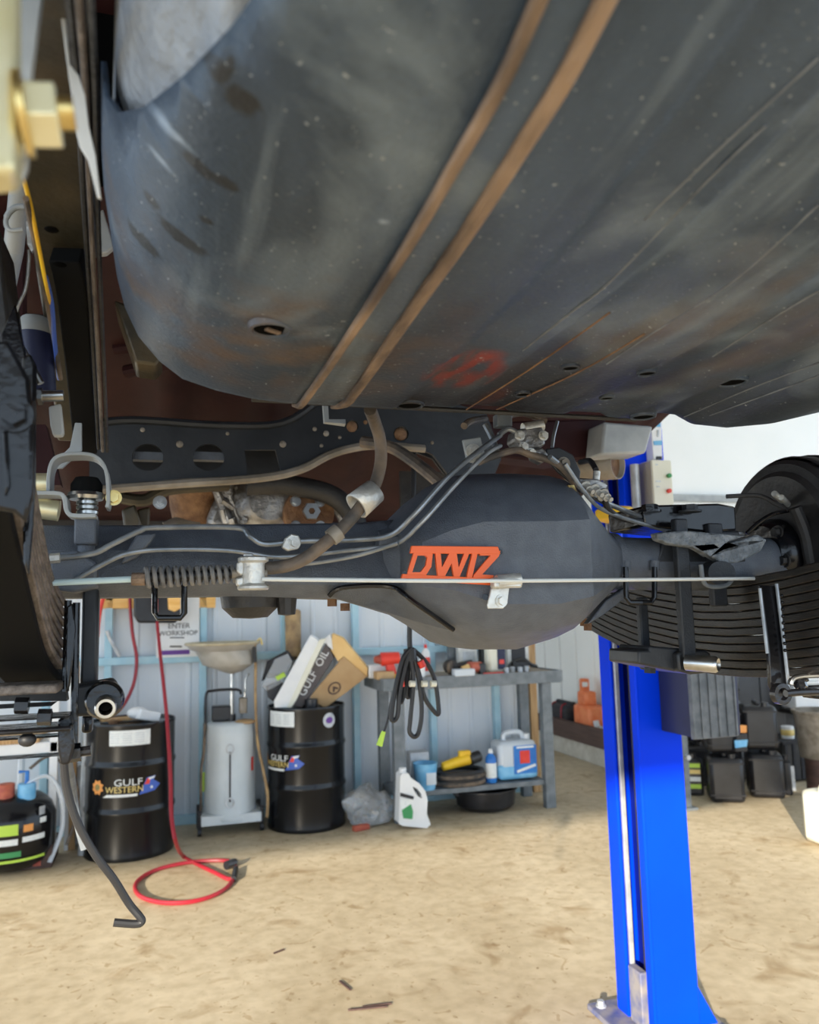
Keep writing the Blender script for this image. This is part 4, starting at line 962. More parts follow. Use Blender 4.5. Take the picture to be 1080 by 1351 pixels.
bm = B(); box(bm, V((c1.x-.06, c1.y+.05, H1+.0)), (.30,.10,.02), Mx.Rotation(.15,3,'Z'))
tag(obj('wood_offcut', bm, 'timber', bevel=.003), 'brown timber offcut lying on the left drum', 'timber')
# right drum
c2 = QZ(405, 1101); c2 = V((c2.x*1.05, c2.y*1.05, 0)); R2, H2 = .300, .90
d2 = drum(c2.x, c2.y, R2, H2, 'black oil drum carrying cartons, right of the oil drainer', 0, 0)
fa2 = math.atan2(-c2.x, c2.y)
drum_logo(d2, c2.x, c2.y, R2*.985+.001, fa2-.72, .50); drum_sheet(d2, c2.x, c2.y, R2*.985+.002, fa2-.72, .82, .25, .11)
o = obj('round_sticker', wrapmesh(poly([(.055*math.cos(2*PI*k/20), .055*math.sin(2*PI*k/20)) for k in range(20)], .001), c2.x, c2.y, R2*.985+.001, fa2+.62, .80), 'galv', d2, smooth=False)
obj('sticker_core', wrapmesh(poly([(.032*math.cos(2*PI*k/16), .024*math.sin(2*PI*k/16)) for k in range(16)], .002), c2.x, c2.y, R2*.985+.001, fa2+.62, .80), 'purple', o, smooth=False)
obj('bung', cyl(B(), (c2.x+.02, c2.y-.12, H2-.02), (c2.x+.02, c2.y-.12, H2+.05), .05, seg=20), 'black_plastic', d2)
yd = c2.y-.06
# cartons leaning out of the right drum
def slab(quad, y, t):                      # carton given by its camera-side face
    return prism(B(), [Q(a, b, y) for a, b in quad], (t*.25, t, .0))
cb = thing('cardboard_carton', 'brown cardboard carton with a round print tipped on the right drum', 'carton', Q(430,935,yd))
obj('carton_body', slab([(453,866),(484,893),(428,935),(408,920)], yd-.03, .22), 'cardboard', cb, bevel=.004)
obj('carton_top', slab([(438,836),(452,842),(485,882),(484,893),(453,866),(446,873),(436,858)], yd-.02, .24), 'cardboard_light', cb, bevel=.003)
fcen = Q(441,908,yd-.034); fr_ = Mx.Translation(fcen) @ Mx.Rotation(PI/2,4,'X') @ Mx.Rotation(.62,4,'Z')
lo = obj('carton_print', curve_mesh([[(.055*math.cos(2*PI*k/24), .045*math.sin(2*PI*k/24)) for k in range(24)], [(.044*math.cos(2*PI*k/24), .034*math.sin(2*PI*k/24)) for k in range(24)]], .001, fr_), 'plank_dark', cb, smooth=False)
obj('print_peak', curve_mesh([[(-.03,-.02),(0,.02),(.03,-.02),(.012,-.02),(0,-.004),(-.012,-.02)]], .001, fr_), 'plank_dark', lo, smooth=False)
kb = thing('dark_carton', 'dark carton with white spine lettering leaning beside the brown carton', 'carton', Q(410,930,yd))
obj('carton_body', slab([(430,848),(440,868),(398,934),(384,930),(388,920)], yd-.05, .20), 'box_dark', kb, bevel=.003)
obj('carton_top', slab([(424,846),(436,836),(439,858),(432,852)], yd-.045, .18), 'white', kb, bevel=.002)
a0 = math.atan2(1, -.62)
mt = Mx.Translation(Q(414,888,yd-.056)) @ Mx.Rotation(PI/2,4,'X') @ Mx.Rotation(math.radians(59),4,'Z')
obj('spine_lettering', text_mesh('GULF  OIL', .085, mt, .0008), 'white', kb, smooth=False)
wb_ = thing('white_tray_box', 'long white polystyrene tray leaning upright out of the right drum', 'box', Q(385,930,yd))
obj('tray_side', slab([(409,838),(417,842),(421,847),(380,934),(362,934),(361,925)], yd-.10, .14), 'white', wb_, bevel=.006)
obj('tray_edge', slab([(421,844),(430,842),(390,925),(384,934),(378,934)], yd-.105, .16), 'cream', wb_, bevel=.004)
bg_ = thing('bagged_part', 'clear bag of black and yellow wrappers leaning on the right drum', 'bag', Q(365,930,yd))
obj('wrapper', slab([(352,872),(378,858),(386,870),(372,895),(352,895),(344,900)], yd+.02, .10), 'grey_fabric', bg_, bevel=.01)
obj('film', slab([(345,905),(362,870),(380,862),(386,874),(374,900),(352,912)], yd-.005, .01), 'clear_bag', bg_, bevel=.004)
obj('lime_tag', slab([(363,893),(374,887),(377,892),(366,898)], yd-.02, .01), 'lime', bg_)
obj('lower_wrapper', slab([(350,905),(368,898),(378,905),(368,932),(353,920)], yd, .08), 'black_plastic', bg_, bevel=.008)
bm = B(); a, b = Q(387,868,YB-.22), Q(386,806,YB-.12)
cyl(bm, a, b, .062, .066, 16); 
tag(obj('paper_roll', bm, 'brown_bag', bevel=.005), 'brown paper roll standing against the wall behind the cartons', 'roll')
# oil drainer
c3 = QZ(303, 1103); c3 = V((c3.x*1.03, c3.y*1.03, 0)); s3 = (c3-CAM).dot(fw)/FPX
od = thing('oil_drainer', 'grey wheeled oil drainer tank with a translucent funnel bowl on a pole', 'oil drainer', (c3.x, c3.y, 0))
TR = 34*s3
bm = lathe(B(), [(0,.10),(TR*1.02,.10),(TR*1.05,.115),(TR*1.02,.13),(TR*.98,.14),(TR*.97,.70),(TR*.93,.775),(TR*.84,.795),(0,.80)], (c3.x, c3.y, 0), 36)
obj('tank', bm, 'tank_grey', od, ang=50)
fa3 = math.atan2(-c3.x, c3.y)
o = obj('sight_gauge', wrapmesh(poly([(-.006,-.18),(.006,-.18),(.006,.18),(-.006,.18)], .001), c3.x, c3.y, TR, fa3-.0, .42), 'ink', od, smooth=False)
for zz in (.62, .235):
    lathe_me = curve_mesh([[(.032*math.cos(2*PI*k/20), .038*math.sin(2*PI*k/20)) for k in range(20)], [(.022*math.cos(2*PI*k/20), .028*math.sin(2*PI*k/20)) for k in range(20)]], .004, Mx.Translation((0,0,.002)))
    obj('gauge_boss', wrapmesh(lathe_me, c3.x, c3.y, TR, fa3, zz), 'galv', od, smooth=False)
obj('red_sticker', wrapmesh(patch(.03,.10,4), c3.x, c3.y, TR*1.0, fa3+1.0, .49), 'red', od, smooth=False)
obj('base_tray', box(B(), (c3.x, c3.y, .115), (TR*2.25, TR*1.9, .07)), 'tank_grey', od, bevel=.006)
for sx, sy in ((-1,-1),(1,-1),(-1,1),(1,1)):
    lg_ = obj('leg', box(B(), (c3.x+sx*TR*1.16, c3.y+sy*TR*.6, .09), (.03,.03,.17)), 'black_plastic', od, bevel=.003)
    obj('wheel', cyl(B(), (c3.x+sx*TR*1.16-.014, c3.y+sy*TR*.6, .033), (c3.x+sx*TR*1.16+.014, c3.y+sy*TR*.6, .033), .033, seg=18), 'black_rubber', lg_)
obj('pole', cyl(B(), (c3.x+.01, c3.y, .80), (c3.x+.01, c3.y, 1.26), .017), 'steel', od)
obj('pole_socket', cyl(B(), (c3.x+.01, c3.y, .79), (c3.x+.01, c3.y, .85), .032), 'black_plastic', od)
zt = .80
obj('handle', tube(B(), [(c3.x-TR*.95, c3.y-.04, zt-.1), (c3.x-TR*.95, c3.y-.04, zt+.19), (c3.x-TR*.7, c3.y-.04, zt+.235), (c3.x+TR*.25, c3.y-.04, zt+.235), (c3.x+TR*.4, c3.y-.04, zt+.20)], .011, 10, 3), 'black_plastic', od)
obj('valve_block', box(B(), (c3.x-TR*.35, c3.y+.02, zt+.06), (.14,.10,.11)), 'black_plastic', od, bevel=.01)
obj('valve_block', box(B(), (c3.x+TR*.5, c3.y, zt+.11), (.06,.06,.12)), 'exhaust', od, bevel=.008)
obj('gauge_pipe', tube(B(), [(c3.x+TR*.55, c3.y, zt+.05), (c3.x+TR*.6, c3.y, zt+.3), (c3.x+TR*.75, c3.y, zt+.35)], .008, 8, 3), 'steel', od)
obj('tank_cap', ball(B(), (c3.x+TR*.55, c3.y-TR*.35, zt-.005), TR*.42, (1,1,.22)), 'cardboard', od)
obj('yellow_tag', box(B(), (c3.x-TR*1.05, c3.y-TR*.2, .37), (.03,.01,.14)), 'lime', od, bevel=.002)
obj('side_hose', tube(B(), [(c3.x-TR*.98, c3.y-.05, zt), (c3.x-TR*1.02, c3.y-.1, .6), (c3.x-TR*1.12, c3.y-.1, .45), (c3.x-TR*1.1, c3.y-.05, .12)], .011, 8, 4), 'dusty_hose', od)
# funnel bowl: off-centre cone under a flat rim
bc = V((c3.x-.06, c3.y, 0)); z1 = 1.6+(811-848)*s3; Rb = 47*s3
bm = B(); rings = []
for fr, zz, ox in ((.06,z1-.235,.07),(.30,z1-.215,.075),(.72,z1-.16,.045),(.78,z1-.10,.03),(.80,z1-.055,.01),(.90,z1-.045,.005),(1.0,z1-.01,0),(1.03,z1,0),(.97,z1-.002,0),(.78,z1-.04,.01),(.68,z1-.15,.05),(.28,z1-.20,.075)):
    rings.append([V((bc.x+ox+Rb*fr*math.cos(2*PI*k/40), bc.y+Rb*fr*.9*math.sin(2*PI*k/40), zz)) for k in range(40)])
loft(bm, rings); obj('funnel_bowl', bm, 'bowl_poly', od, ang=50)
obj('bowl_rim', tube(B(), [V((bc.x+Rb*1.02*math.cos(2*PI*k/40), bc.y+Rb*.93*math.sin(2*PI*k/40), z1)) for k in range(40)], .011, 8, 0, True), 'bowl_rim', od)
obj('rim_hook', tube(B(), [V((bc.x+Rb*.95, bc.y-.05, z1)), V((bc.x+Rb*1.05, bc.y-.06, z1+.03)), V((bc.x+Rb*1.10, bc.y-.06, z1-.02))], .008, 8, 3), 'brass', od)
obj('suction_hose', tube(B(), [Q(336,850,c3.y-.1), Q(337,880,c3.y-.1), Q(337,930,c3.y-.1), Q(340,980,c3.y-.12), Q(348,1020,c3.y-.2), Q(353,1050,c3.y-.22), Q(352,1078,c3.y-.2)], .011, 8, 6), 'brown_bag', od)
obj('hose_grip', tube(B(), [Q(335,853,c3.y-.105), Q(336,874,c3.y-.105)], .016, 10), 'black_rubber', od)
# wall things
sg = thing('wall_sign', 'white ENTER WORKSHOP sign with a purple foot band on the wall', 'sign', Q(235,868,yf-.05))
ys = yf-.05
obj('sign_board', ppx(B(), [(205,775),(263,775),(263,866),(206,868)], ys, .006), 'white', sg, smooth=False)
ro = Mx.Rotation(PI/2,4,'X')
obj('sign_text', text_mesh('ENTER', .056, Mx.Translation(Q(236,826,ys-.002)) @ ro, .0006), 'ink', sg, smooth=False)
obj('sign_text', text_mesh('WORKSHOP', .053, Mx.Translation(Q(235,835.5,ys-.002)) @ ro, .0006), 'ink', sg, smooth=False)
obj('sign_bar', ppx(B(), [(224,840.5),(243,840.5),(243,842),(224,842)], ys-.002, .002), 'ink', sg, smooth=False)
obj('sign_bar', ppx(B(), [(224,852),(240,852),(240,854),(224,854)], ys-.002, .002), 'ink', sg, smooth=False)
obj('sign_band', ppx(B(), [(213,858.5),(250,857),(250,863),(213,864.5)], ys-.002, .002), 'purple', sg, smooth=False)
tag(obj('timber_board', ppx(B(), [(128,776),(285,776),(284,802),(128,803)], yf-.03, .028), 'timber_yellow', bevel=.003), 'bright yellow timber board fixed high on the wall', 'board')
hr = thing('hose_reel_box', 'black hose reel housing hanging under the yellow board', 'hose reel', Q(208,820,yf-.2))
obj('reel_housing', ppx(B(), [(176,770),(236,770),(238,812),(232,822),(182,822),(176,812)], yf-.25, .2), 'black_plastic', hr, bevel=.015)
obj('reel_knob', ppx(B(), [(200,790),(208,790),(208,807),(201,807)], yf-.28, .03), 'red', hr, bevel=.004)
obj('reel_spool', ppx(B(), [(221,786),(238,786),(238,803),(230,807),(222,804)], yf-.27, .02), 'timber_yellow', hr, bevel=.004)
bm = B(); tube(bm, [Q(141,832,yf-.06), Q(146,845,yf-.06), Q(158,866,yf-.06)], .014, 8, 3)
tag(obj('wall_tool', bm, 'galv'), 'grey tool handle leaning on the rail left of the red hose', 'tool')
yh = 5.3
bm = B(); tube(bm, [Q(171,780,yf-.1), Q(172,805,yf-.1), Q(175,838,yf-.1), Q(180,866,yf-.1), Q(178,895,yf-.12), Q(170,918,yf-.14), Q(158,936,yf-.16), Q(142,946,yf-.16), Q(130,945,yf-.16)], .013, 8, 5)
tag(obj('wall_hose', bm, 'red_hose'), 'red hose looping down the wall behind the left drum', 'hose')
bm = B(); tube(bm, [Q(139,780,yf-.1), Q(132,805,yf-.1), Q(128,840,yf-.1)], .016, 8, 3)
tag(obj('orange_lead', bm, 'red'), 'short orange red lead at the left end of the yellow board', 'lead')
ah = thing('air_hose', 'red air hose dropping from the reel and looping on the floor', 'hose', QZ(245,1165))
pts = [Q(206,800,yf-.2), Q(208,830,6.4), Q(212,870,6.2), Q(218,925,5.95), Q(222,975,5.75), Q(225,1030,5.5), Q(226,1075,5.35), Q(232,1112,5.25)]
for px, py in ((242,1130),(262,1141),(285,1152),(302,1160),(309,1156),(300,1170),(280,1182),(250,1190),(215,1191),(188,1184),(178,1172),(184,1160),(205,1148),(235,1140),(265,1136),(290,1135),(305,1137),(309,1143)):
    pts.append(QZ(px, py, .014))
obj('hose_body', tube(B(), pts, .0125, 8, 5), 'red_hose', ah)
obj('coupling', cyl(B(), QZ(298,1142,.028), QZ(310,1138,.028), .027, seg=14), 'black_plastic', ah)
obj('coupling_tail', cyl(B(), QZ(308,1160,.02), QZ(311,1146,.02), .018, seg=12), 'black_plastic', ah)
# left corner: rack, barrel, timber
rk = thing('steel_rack', 'white steel rack post and shelf with a dark foot at the far left', 'rack', QZ(66,1140))
b0 = QZ(68,1138); yk = b0.y
def lrx(px): return Q(px, 1050, yk).x
obj('rack_post', box2(B(), (lrx(64), yk-.02, .04), (lrx(75), yk+.03, 1.2)), 'white', rk, bevel=.004)
obj('rack_post', box2(B(), (lrx(80), yk+.25, .0), (lrx(86), yk+.30, 1.2)), 'white', rk, bevel=.004)
obj('rack_shelf', box2(B(), (lrx(-60), yk-.02, Q(40,994,yk).z), (lrx(78), yk+.4, Q(40,980,yk).z)), 'white', rk, bevel=.004)
obj('shelf_board', box2(B(), (lrx(-60), yk-.03, Q(40,980,yk).z), (lrx(50), yk+.4, Q(40,972,yk).z)), 'timber', rk, bevel=.004)
obj('rack_brace', tube(B(), [Q(62,968,yk), Q(74,985,yk)], .012, 8), 'galv', rk)
obj('rack_foot', box2(B(), (lrx(34), yk-.12, 0), (lrx(74), yk+.22, .14)), 'plank_dark', rk, bevel=.006)
obj('foot_tag', box2(B(), (lrx(50), yk-.125, .02), (lrx(60), yk-.12, .05)), 'red_dull', rk, bevel=.002)
tp = thing('timber_post', 'brown timber length standing beside the left drum', 'timber', QZ(92,1125))
q = QZ(92,1122); obj('timber_body', box2(B(), (q.x-.035, q.y, 0), (q.x+.03, q.y+.05, 1.3)), 'timber', tp, bevel=.004)
q = QZ(108,1128); bm = B(); tube(bm, [(q.x, q.y, 0), (q.x+.02, q.y+.02, 1.3)], .028, 10)
tag(obj('grey_pole', bm, 'galv'), 'grey pole leaning beside the brown timber', 'pole')
gb = thing('grease_keg', 'black round keg with lime and orange stickers and a blue tap', 'keg', QZ(10,1165))
q = QZ(5,1158); q = V((q.x, q.y+.20, 0)); RK = .27
bm = lathe(B(), [(0,.03),(.17,.03),(.23,.08),(RK,.18),(RK*1.0,.46),(.24,.56),(.18,.62),(.10,.645),(0,.65)], (q.x, q.y, 0), 40); obj('keg_body', bm, 'black_gloss', gb)
fk = math.atan2(-q.x, q.y)
for (dx, zz, w_, h_, mm) in ((-.06,.40,.12,.09,'lime'),(-.06,.30,.12,.05,'paper'),(-.05,.20,.14,.045,'green'),(.06,.40,.06,.06,'logo_orange'),(.16,.44,.05,.045,'paper'),(.15,.52,.045,.07,'galv'),(.10,.31,.15,.045,'paper'),(.03,.145,.3,.022,'lime')):
    obj('sticker', wrapmesh(patch(w_, h_, 8), q.x, q.y, RK*1.004, fk+dx/RK*1.0+.15, zz), mm, gb, smooth=False)
obj('tap', cyl(B(), (q.x+.10, q.y-.1, .60), (q.x+.10, q.y-.1, .74), .055, seg=18), 'sky_blue', gb, bevel=.006)
obj('tap_lever', tube(B(), [(q.x+.05, q.y-.1, .84), (q.x+.10, q.y-.1, .84), (q.x+.10, q.y-.1, .72)], .014, 8), 'blue', gb)
obj('pump_head', cyl(B(), (q.x-.02, q.y-.1, .60), (q.x-.02, q.y-.1, .75), .05, seg=14), 'red_dull', gb, bevel=.006)
obj('keg_hose', tube(B(), [(q.x+.10, q.y-.1, .74), (q.x+.22, q.y-.08, .78), (q.x+.30, q.y-.05, .6), (q.x+.31, q.y-.02, .3), (q.x+.25, q.y-.1, .05)], .016, 8, 6), 'poly_clear', gb)
obj('keg_hose', tube(B(), [(q.x+.10, q.y, .84), (q.x+.22, q.y+.02, .93), (q.x+.36, q.y+.05, .75), (q.x+.40, q.y+.05, .45), (q.x+.34, q.y, .15)], .012, 8, 6), 'dusty_hose', gb)
gb.scale = (1, 1, .74)
bm = B(); box(bm, (q.x+.36, q.y+.42, .28), (.14,.1,.56)); 
tag(obj('grey_canister', bm, 'galv', bevel=.02), 'grey box standing behind the black keg hoses', 'box')
# ---------------------------------------------------------------- work bench
BX0, BX1, BY0, BY1 = 1.60, 3.10, 6.02, 6.58; BZ = Q(735,886,BY0).z; SZ = Q(640,1036,BY0+.05).z
wbn = thing('work_bench', 'grey steel workbench with lower shelf against the back wall', 'workbench', ((BX0+BX1)/2, (BY0+BY1)/2, 0))
obj('bench_top', box2(B(), (BX0, BY0, BZ-.025), (BX1, BY1, BZ)), 'bench_top', wbn, bevel=.003)
obj('front_rail', box2(B(), (BX0-.01, BY0-.015, BZ-.085), (BX1+.01, BY0, BZ+.01)), 'bench_grey', wbn, bevel=.003)
obj('side_rail', box2(B(), (BX1, BY0, BZ-.085), (BX1+.02, BY1, BZ+.01)), 'bench_grey', wbn, bevel=.003)
obj('side_rail', box2(B(), (BX0-.02, BY0, BZ-.085), (BX0, BY1, BZ+.01)), 'bench_grey', wbn, bevel=.003)
for x_, y_ in ((BX0+.08,BY0+.02),(BX1-.16,BY0+.02),(BX0+.08,BY1-.10),(BX1-.16,BY1-.10)):
    obj('leg', box2(B(), (x_, y_, 0), (x_+.085, y_+.07, BZ-.03)), 'bench_grey', wbn, bevel=.004)
obj('lower_shelf', box2(B(), (BX0+.10, BY0+.05, SZ-.04), (BX1-.14, BY1-.06, SZ)), 'bench_grey', wbn, bevel=.003)
def onb(px, y): return V((Q(px, 890, y+.2).x, y+.2, BZ+.001))          # a spot on the bench top
def ons(px, y): return V((Q(px, 1030, y+.2).x, y+.2, SZ+.001))            # a spot on the lower shelf
p = onb(512, 5.95)
ra = thing('red_rattle_gun', 'bright red power tool with a yellow foot on the bench left end', 'power tool', p)
obj('tool_body', cyl(B(), p+V((-.06,0,.15)), p+V((.09,-.02,.16)), .055, .045, 18), 'red', ra, bevel=.008)
obj('tool_grip', box(B(), p+V((.02,0,.075)), (.07,.06,.12), Mx.Rotation(-.25,3,'Y')), 'red', ra, bevel=.012)
obj('tool_foot', box(B(), p+V((.02,0,.017)), (.12,.08,.034)), 'yellow', ra, bevel=.006)
obj('tool_nose', cyl(B(), p+V((-.11,0,.15)), p+V((-.06,0,.15)), .025, .04, 14), 'red_dull', ra)
p = onb(498, 6.1); tag(obj('blue_lid_tub', box(B(), p+V((-.02,0,.05)), (.13,.12,.10)), 'white', bevel=.008), 'white tub behind the red power tool on the bench', 'tub')
p = onb(503, 5.92); tag(obj('parts_tray', box(B(), p+V((0.02,0,.03)), (.14,.12,.06)), 'cardboard', bevel=.006), 'low brown tray at the left end of the bench', 'tray')
def bottle(name, label, p, r, h, m, cap_m, group=None, neck=.35, lab=None):
    t = thing(name, label, 'bottle', p, group)
    obj('bottle_body', lathe(B(), [(0,.0),(r*.9,0),(r,.01),(r,h*.66),(r*.9,h*.76),(r*neck,h*.86),(r*neck,h*.9),(0,h*.9)], p, 22), m, t)
    obj('cap', cyl(B(), p+V((0,0,h*.88)), p+V((0,0,h)), r*neck*1.15, r*neck*.9, 14), cap_m, t)
    if lab: obj('paper_label', lathe(B(), [(r*1.01,h*.15),(r*1.02,h*.16),(r*1.02,h*.58),(r*1.01,h*.59)], p, 22), lab, t)
    return t
bottle('spray_bottle', 'pink capped squeeze bottle behind the hanging cable bunch on the bench', onb(562,6.05), .035, .25, 'white', 'red', lab='red')
bottle('squeeze_bottle', 'white squeeze bottle just right of the hanging cable on the bench', onb(556,5.88), .028, .18, 'white', 'red')
p = onb(600, 5.98)
dn = thing('black_drill', 'black cordless grinder lying on the bench in front of the yellow packet', 'power tool', p)
obj('grinder_head', cyl(B(), p+V((-.05,-.04,.07)), p+V((-.02,.06,.08)), .062, .05, 18), 'black_plastic', dn, bevel=.008)
obj('grinder_body', cyl(B(), p+V((0,0,.06)), p+V((.16,.03,.09)), .032, .026, 14), 'black_plastic', dn, bevel=.006)
obj('grinder_guard', cyl(B(), p+V((-.06,-.05,.06)), p+V((-.05,-.06,.06)), .055, seg=20), 'dusty_hose', dn)
p = onb(626, 5.9)
ot = thing('orange_drill', 'orange red tool lying on the bench beside the clear tub', 'power tool', p)
obj('drill_body', cyl(B(), p+V((-.05,0,.055)), p+V((.07,.02,.06)), .05, .04, 16), 'red_dull', ot, bevel=.008)
obj('drill_grip', box(B(), p+V((.06,0,.045)), (.06,.06,.09)), 'black_plastic', ot, bevel=.01)
obj('drill_chuck', cyl(B(), p+V((-.11,0,.05)), p+V((-.05,0,.055)), .02, .035, 14), 'cardboard_light', ot)
p = onb(611, 5.84); tag(obj('clear_tub', box(B(), p+V((0,0,.028)), (.17,.09,.055)), 'poly_clear', bevel=.008), 'clear plastic tub at the front edge of the bench', 'tub')
p = onb(616, 6.22); yp = thing('yellow_packet', 'white packet with yellow top standing at the back of the bench', 'packet', p)
obj('packet_body', box(B(), p+V((0,0,.11)), (.17,.06,.22)), 'white_dirty', yp, bevel=.004); obj('packet_top', box(B(), p+V((0,0,.26)), (.17,.058,.08)), 'lime', yp, bevel=.004)
obj('packet_picture', box(B(), p+V((.01,-.031,.11)), (.11,.004,.12)), 'galv', yp)
p = onb(598, 6.3); tag(obj('dark_upright', box(B(), p+V((0,.0,.2)), (.09,.05,.40)), 'bench_grey', bevel=.004), 'dark upright bracket at the back of the bench', 'bracket')
p = onb(697-45, 6.0)
jg = thing('oil_jug', 'cream oil jug with a dark label on the bench top', 'jug', p)
obj('jug_body', box(B(), p+V((0,0,.13)), (.15,.10,.26)), 'cream', jg, bevel=.03); obj('jug_neck', cyl(B(), p+V((-.03,0,.25)), p+V((-.03,0,.31)), .03, seg=14), 'cream', jg)
obj('jug_label', box(B(), p+V((.045,-.052,.13)), (.07,.008,.20)), 'navy', jg, bevel=.002); obj('jug_mark', box(B(), p+V((.045,-.057,.09)), (.04,.003,.035)), 'red', jg)
p = onb(682, 6.22); sb = thing('spray_can_box', 'pale box with dark picture at the back right of the bench', 'box', p)
obj('box_body', box(B(), p+V((0,0,.13)), (.20,.08,.26)), 'white_dirty', sb, bevel=.004); obj('box_picture', box(B(), p+V((0,-.042,.13)), (.13,.004,.16)), 'ink', sb)
p = onb(636, 6.25); tag(obj('black_case', box(B(), p+V((0.03,0,.10)), (.10,.08,.20)), 'black_plastic', bevel=.01), 'small black case between the packet and the oil jug', 'case')
p = onb(684, 6.0); bm = B(); tube(bm, [p+V((-.1,0,.02)), p+V((-.03,.05,.07)), p+V((.05,.02,.10)), p+V((.13,.03,.05)), p+V((.2,.08,.03))], .016, 8, 5); box(bm, p+V((.03,.04,.04)), (.14,.06,.07))
tag(obj('air_tool', bm, 'black_rubber'), 'tangled black air tool lead on the bench right end', 'tool')
for k, (px, yy) in enumerate(((668,5.9),(676,5.95),(686,5.9),(694,5.96))):
    o = obj('socket', cyl(B(), onb(px,yy), onb(px,yy)+V((0,0,.045)), .02, seg=12), 'galv', bevel=.002); tag(o, ('leftmost','second from left','third from left','rightmost')[k]+' of the four steel sockets at the bench right end', 'socket', 'loose sockets on the bench')
p = onb(650, 5.84); bm = B(); tube(bm, [p+V((-.08,0,.008)), p+V((.10,.02,.008))], .008, 8)
tag(obj('red_screwdriver', bm, 'red'), 'thin red screwdriver lying on the bench front edge', 'screwdriver')
# rail shelf behind with small bottles
for k, px in enumerate((586,594,603)):
    p = V((Q(px,840,yf-.05).x, yf-.05, zg+.031)); bottle('spray_can', ('left', 'middle', 'right')[k]+' one of three white cans with orange tops on the wall rail', p, .022, .17, 'white', 'orange', 'cans on the wall rail', .8)
# lower shelf
p = ons(678, 6.02)
bj = thing('washer_jug', 'large jug of blue fluid with a blue and red label on the lower shelf', 'jug', p)
obj('jug_body', box(B(), p+V((0,0,.16)), (.34,.22,.30)), 'poly_clear', bj, bevel=.04)
obj('fluid', box(B(), p+V((-.0,0,.075)), (.345,.225,.13)), 'sky_blue', bj, bevel=.03)
obj('jug_handle', tube(B(), [p+V((-.08,0,.30)), p+V((-.07,0,.36)), p+V((.06,0,.365)), p+V((.09,0,.30))], .022, 10, 4), 'poly_clear', bj)
obj('jug_cap', cyl(B(), p+V((.12,0,.30)), p+V((.12,0,.35)), .03, seg=14), 'white', bj)
lb = obj('jug_label', box(B(), p+V((.055,-.114,.165)), (.20,.006,.22)), 'blue', bj, bevel=.001)
obj('label_square', box(B(), p+V((.05,-.119,.185)), (.085,.004,.10)), 'red', lb); obj('label_stripe', box(B(), p+V((.06,-.119,.095)), (.17,.004,.02), Mx.Rotation(-.25,3,'Y')), 'paper', lb)
obj('label_dots', box(B(), p+V((.055,-.119,.262)), (.15,.004,.014)), 'paper', lb)
bottle('trigger_bottle', 'slim blue and white spray bottle left of the big blue jug', ons(648,5.95), .045, .26, 'blue', 'white', None, .4, 'paper')
p = ons(606, 6.0)
hrl = thing('hose_coil', 'flat coil of dark hose under the yellow tool on the lower shelf', 'hose', p)
for k in range(4):
    obj('coil_turn', tube(B(), [p+V(((.20-.012*(k % 2))*math.cos(2*PI*j/28), .15*math.sin(2*PI*j/28), .022+.026*k)) for j in range(28)], .02, 8, 0, True), 'black_rubber' if k % 2 else 'dusty_hose', hrl)
obj('coil_core', cyl(B(), p, p+V((0,0,.09)), .13, seg=24), 'black_dull', hrl)
p2 = p+V((-.02,-.02,.125))
yt = thing('yellow_tool', 'yellow and black hand tool lying on the hose coil', 'power tool', p2)
obj('tool_body', cyl(B(), p2+V((-.13,0,.02)), p2+V((.10,0,.07)), .035, .05, 16), 'yellow', yt, bevel=.01)
obj('tool_head', cyl(B(), p2+V((.10,0,.06)), p2+V((.20,.02,.08)), .05, .045, 16), 'black_plastic', yt, bevel=.01); obj('tool_top', box(B(), p2+V((.06,0,.11)), (.10,.05,.05)), 'yellow', yt, bevel=.01)
p = ons(561, 5.93)
bc_ = thing('blue_paint_tin', 'pale blue plastic bucket at the left end of the lower shelf', 'bucket', p)
obj('bucket_body', lathe(B(), [(0,0),(.075,0),(.095,.19),(.10,.2),(.09,.2),(.072,.01),(0,.01)], p, 26), 'sky_blue', bc_); obj('bucket_label', box(B(), p+V((.02,-.088,.09)), (.08,.008,.09)), 'poly_clear', bc_, bevel=.002)
p = ons(548, 6.12); tag(obj('grey_basket', box(B(), p+V((0.02,0,.13)), (.16,.12,.26)), 'galv', bevel=.01), 'grey wire basket behind the pale blue bucket', 'basket')
p = V((Q(640,1050,6.27).x, 6.27, 0))
tb = thing('drain_tub', 'black round tub standing on the floor under the bench', 'tub', p)
tk = (SZ-.055)/.215
obj('tub_body', lathe(B(), [(r, z*tk) for r, z in [(0,.01),(.20,.01),(.235,.05),(.25,.20),(.262,.205),(.262,.215),(.24,.215),(.225,.06),(0,.05)]], p, 36), 'black_plastic', tb)
obj('tub_spout', box(B(), p+V((-.24,0,.17*tk)), (.06,.08,.03)), 'black_plastic', tb, bevel=.005)
p = QZ(545, 1096); p = V((p.x*1.008, p.y*1.008, 0))
gj = thing('coolant_jug', 'white coolant jug with green label standing on the floor by the bench', 'jug', p)
sj = (p-CAM).dot(fw)/FPX
zz0 = 0
out = [(525,1093),(527,1030),(530,1027),(538,1027),(541,1033),(552,1040),(560,1050),(563,1062),(562,1080),(567,1094),(562,1099),(530,1096)]
hole_ = [(543,1044),(549,1047),(555,1054),(556,1060),(551,1058),(546,1051)]
me = plate_px([out, hole_], p.y, .12); zmin = min(v.co.z for v in me.vertices); me.transform(Mx.Translation((0,.04,-zmin)))
obj('jug_body', me, 'white', gj, bevel=.012)
obj('jug_cap', cyl(B(), V((Q(533,1028,p.y).x, p.y+.04, Q(533,1031,p.y).z-zmin)), V((Q(533,1028,p.y).x, p.y+.04, Q(533,1021,p.y).z-zmin)), .028, seg=16), 'white', gj, bevel=.003)
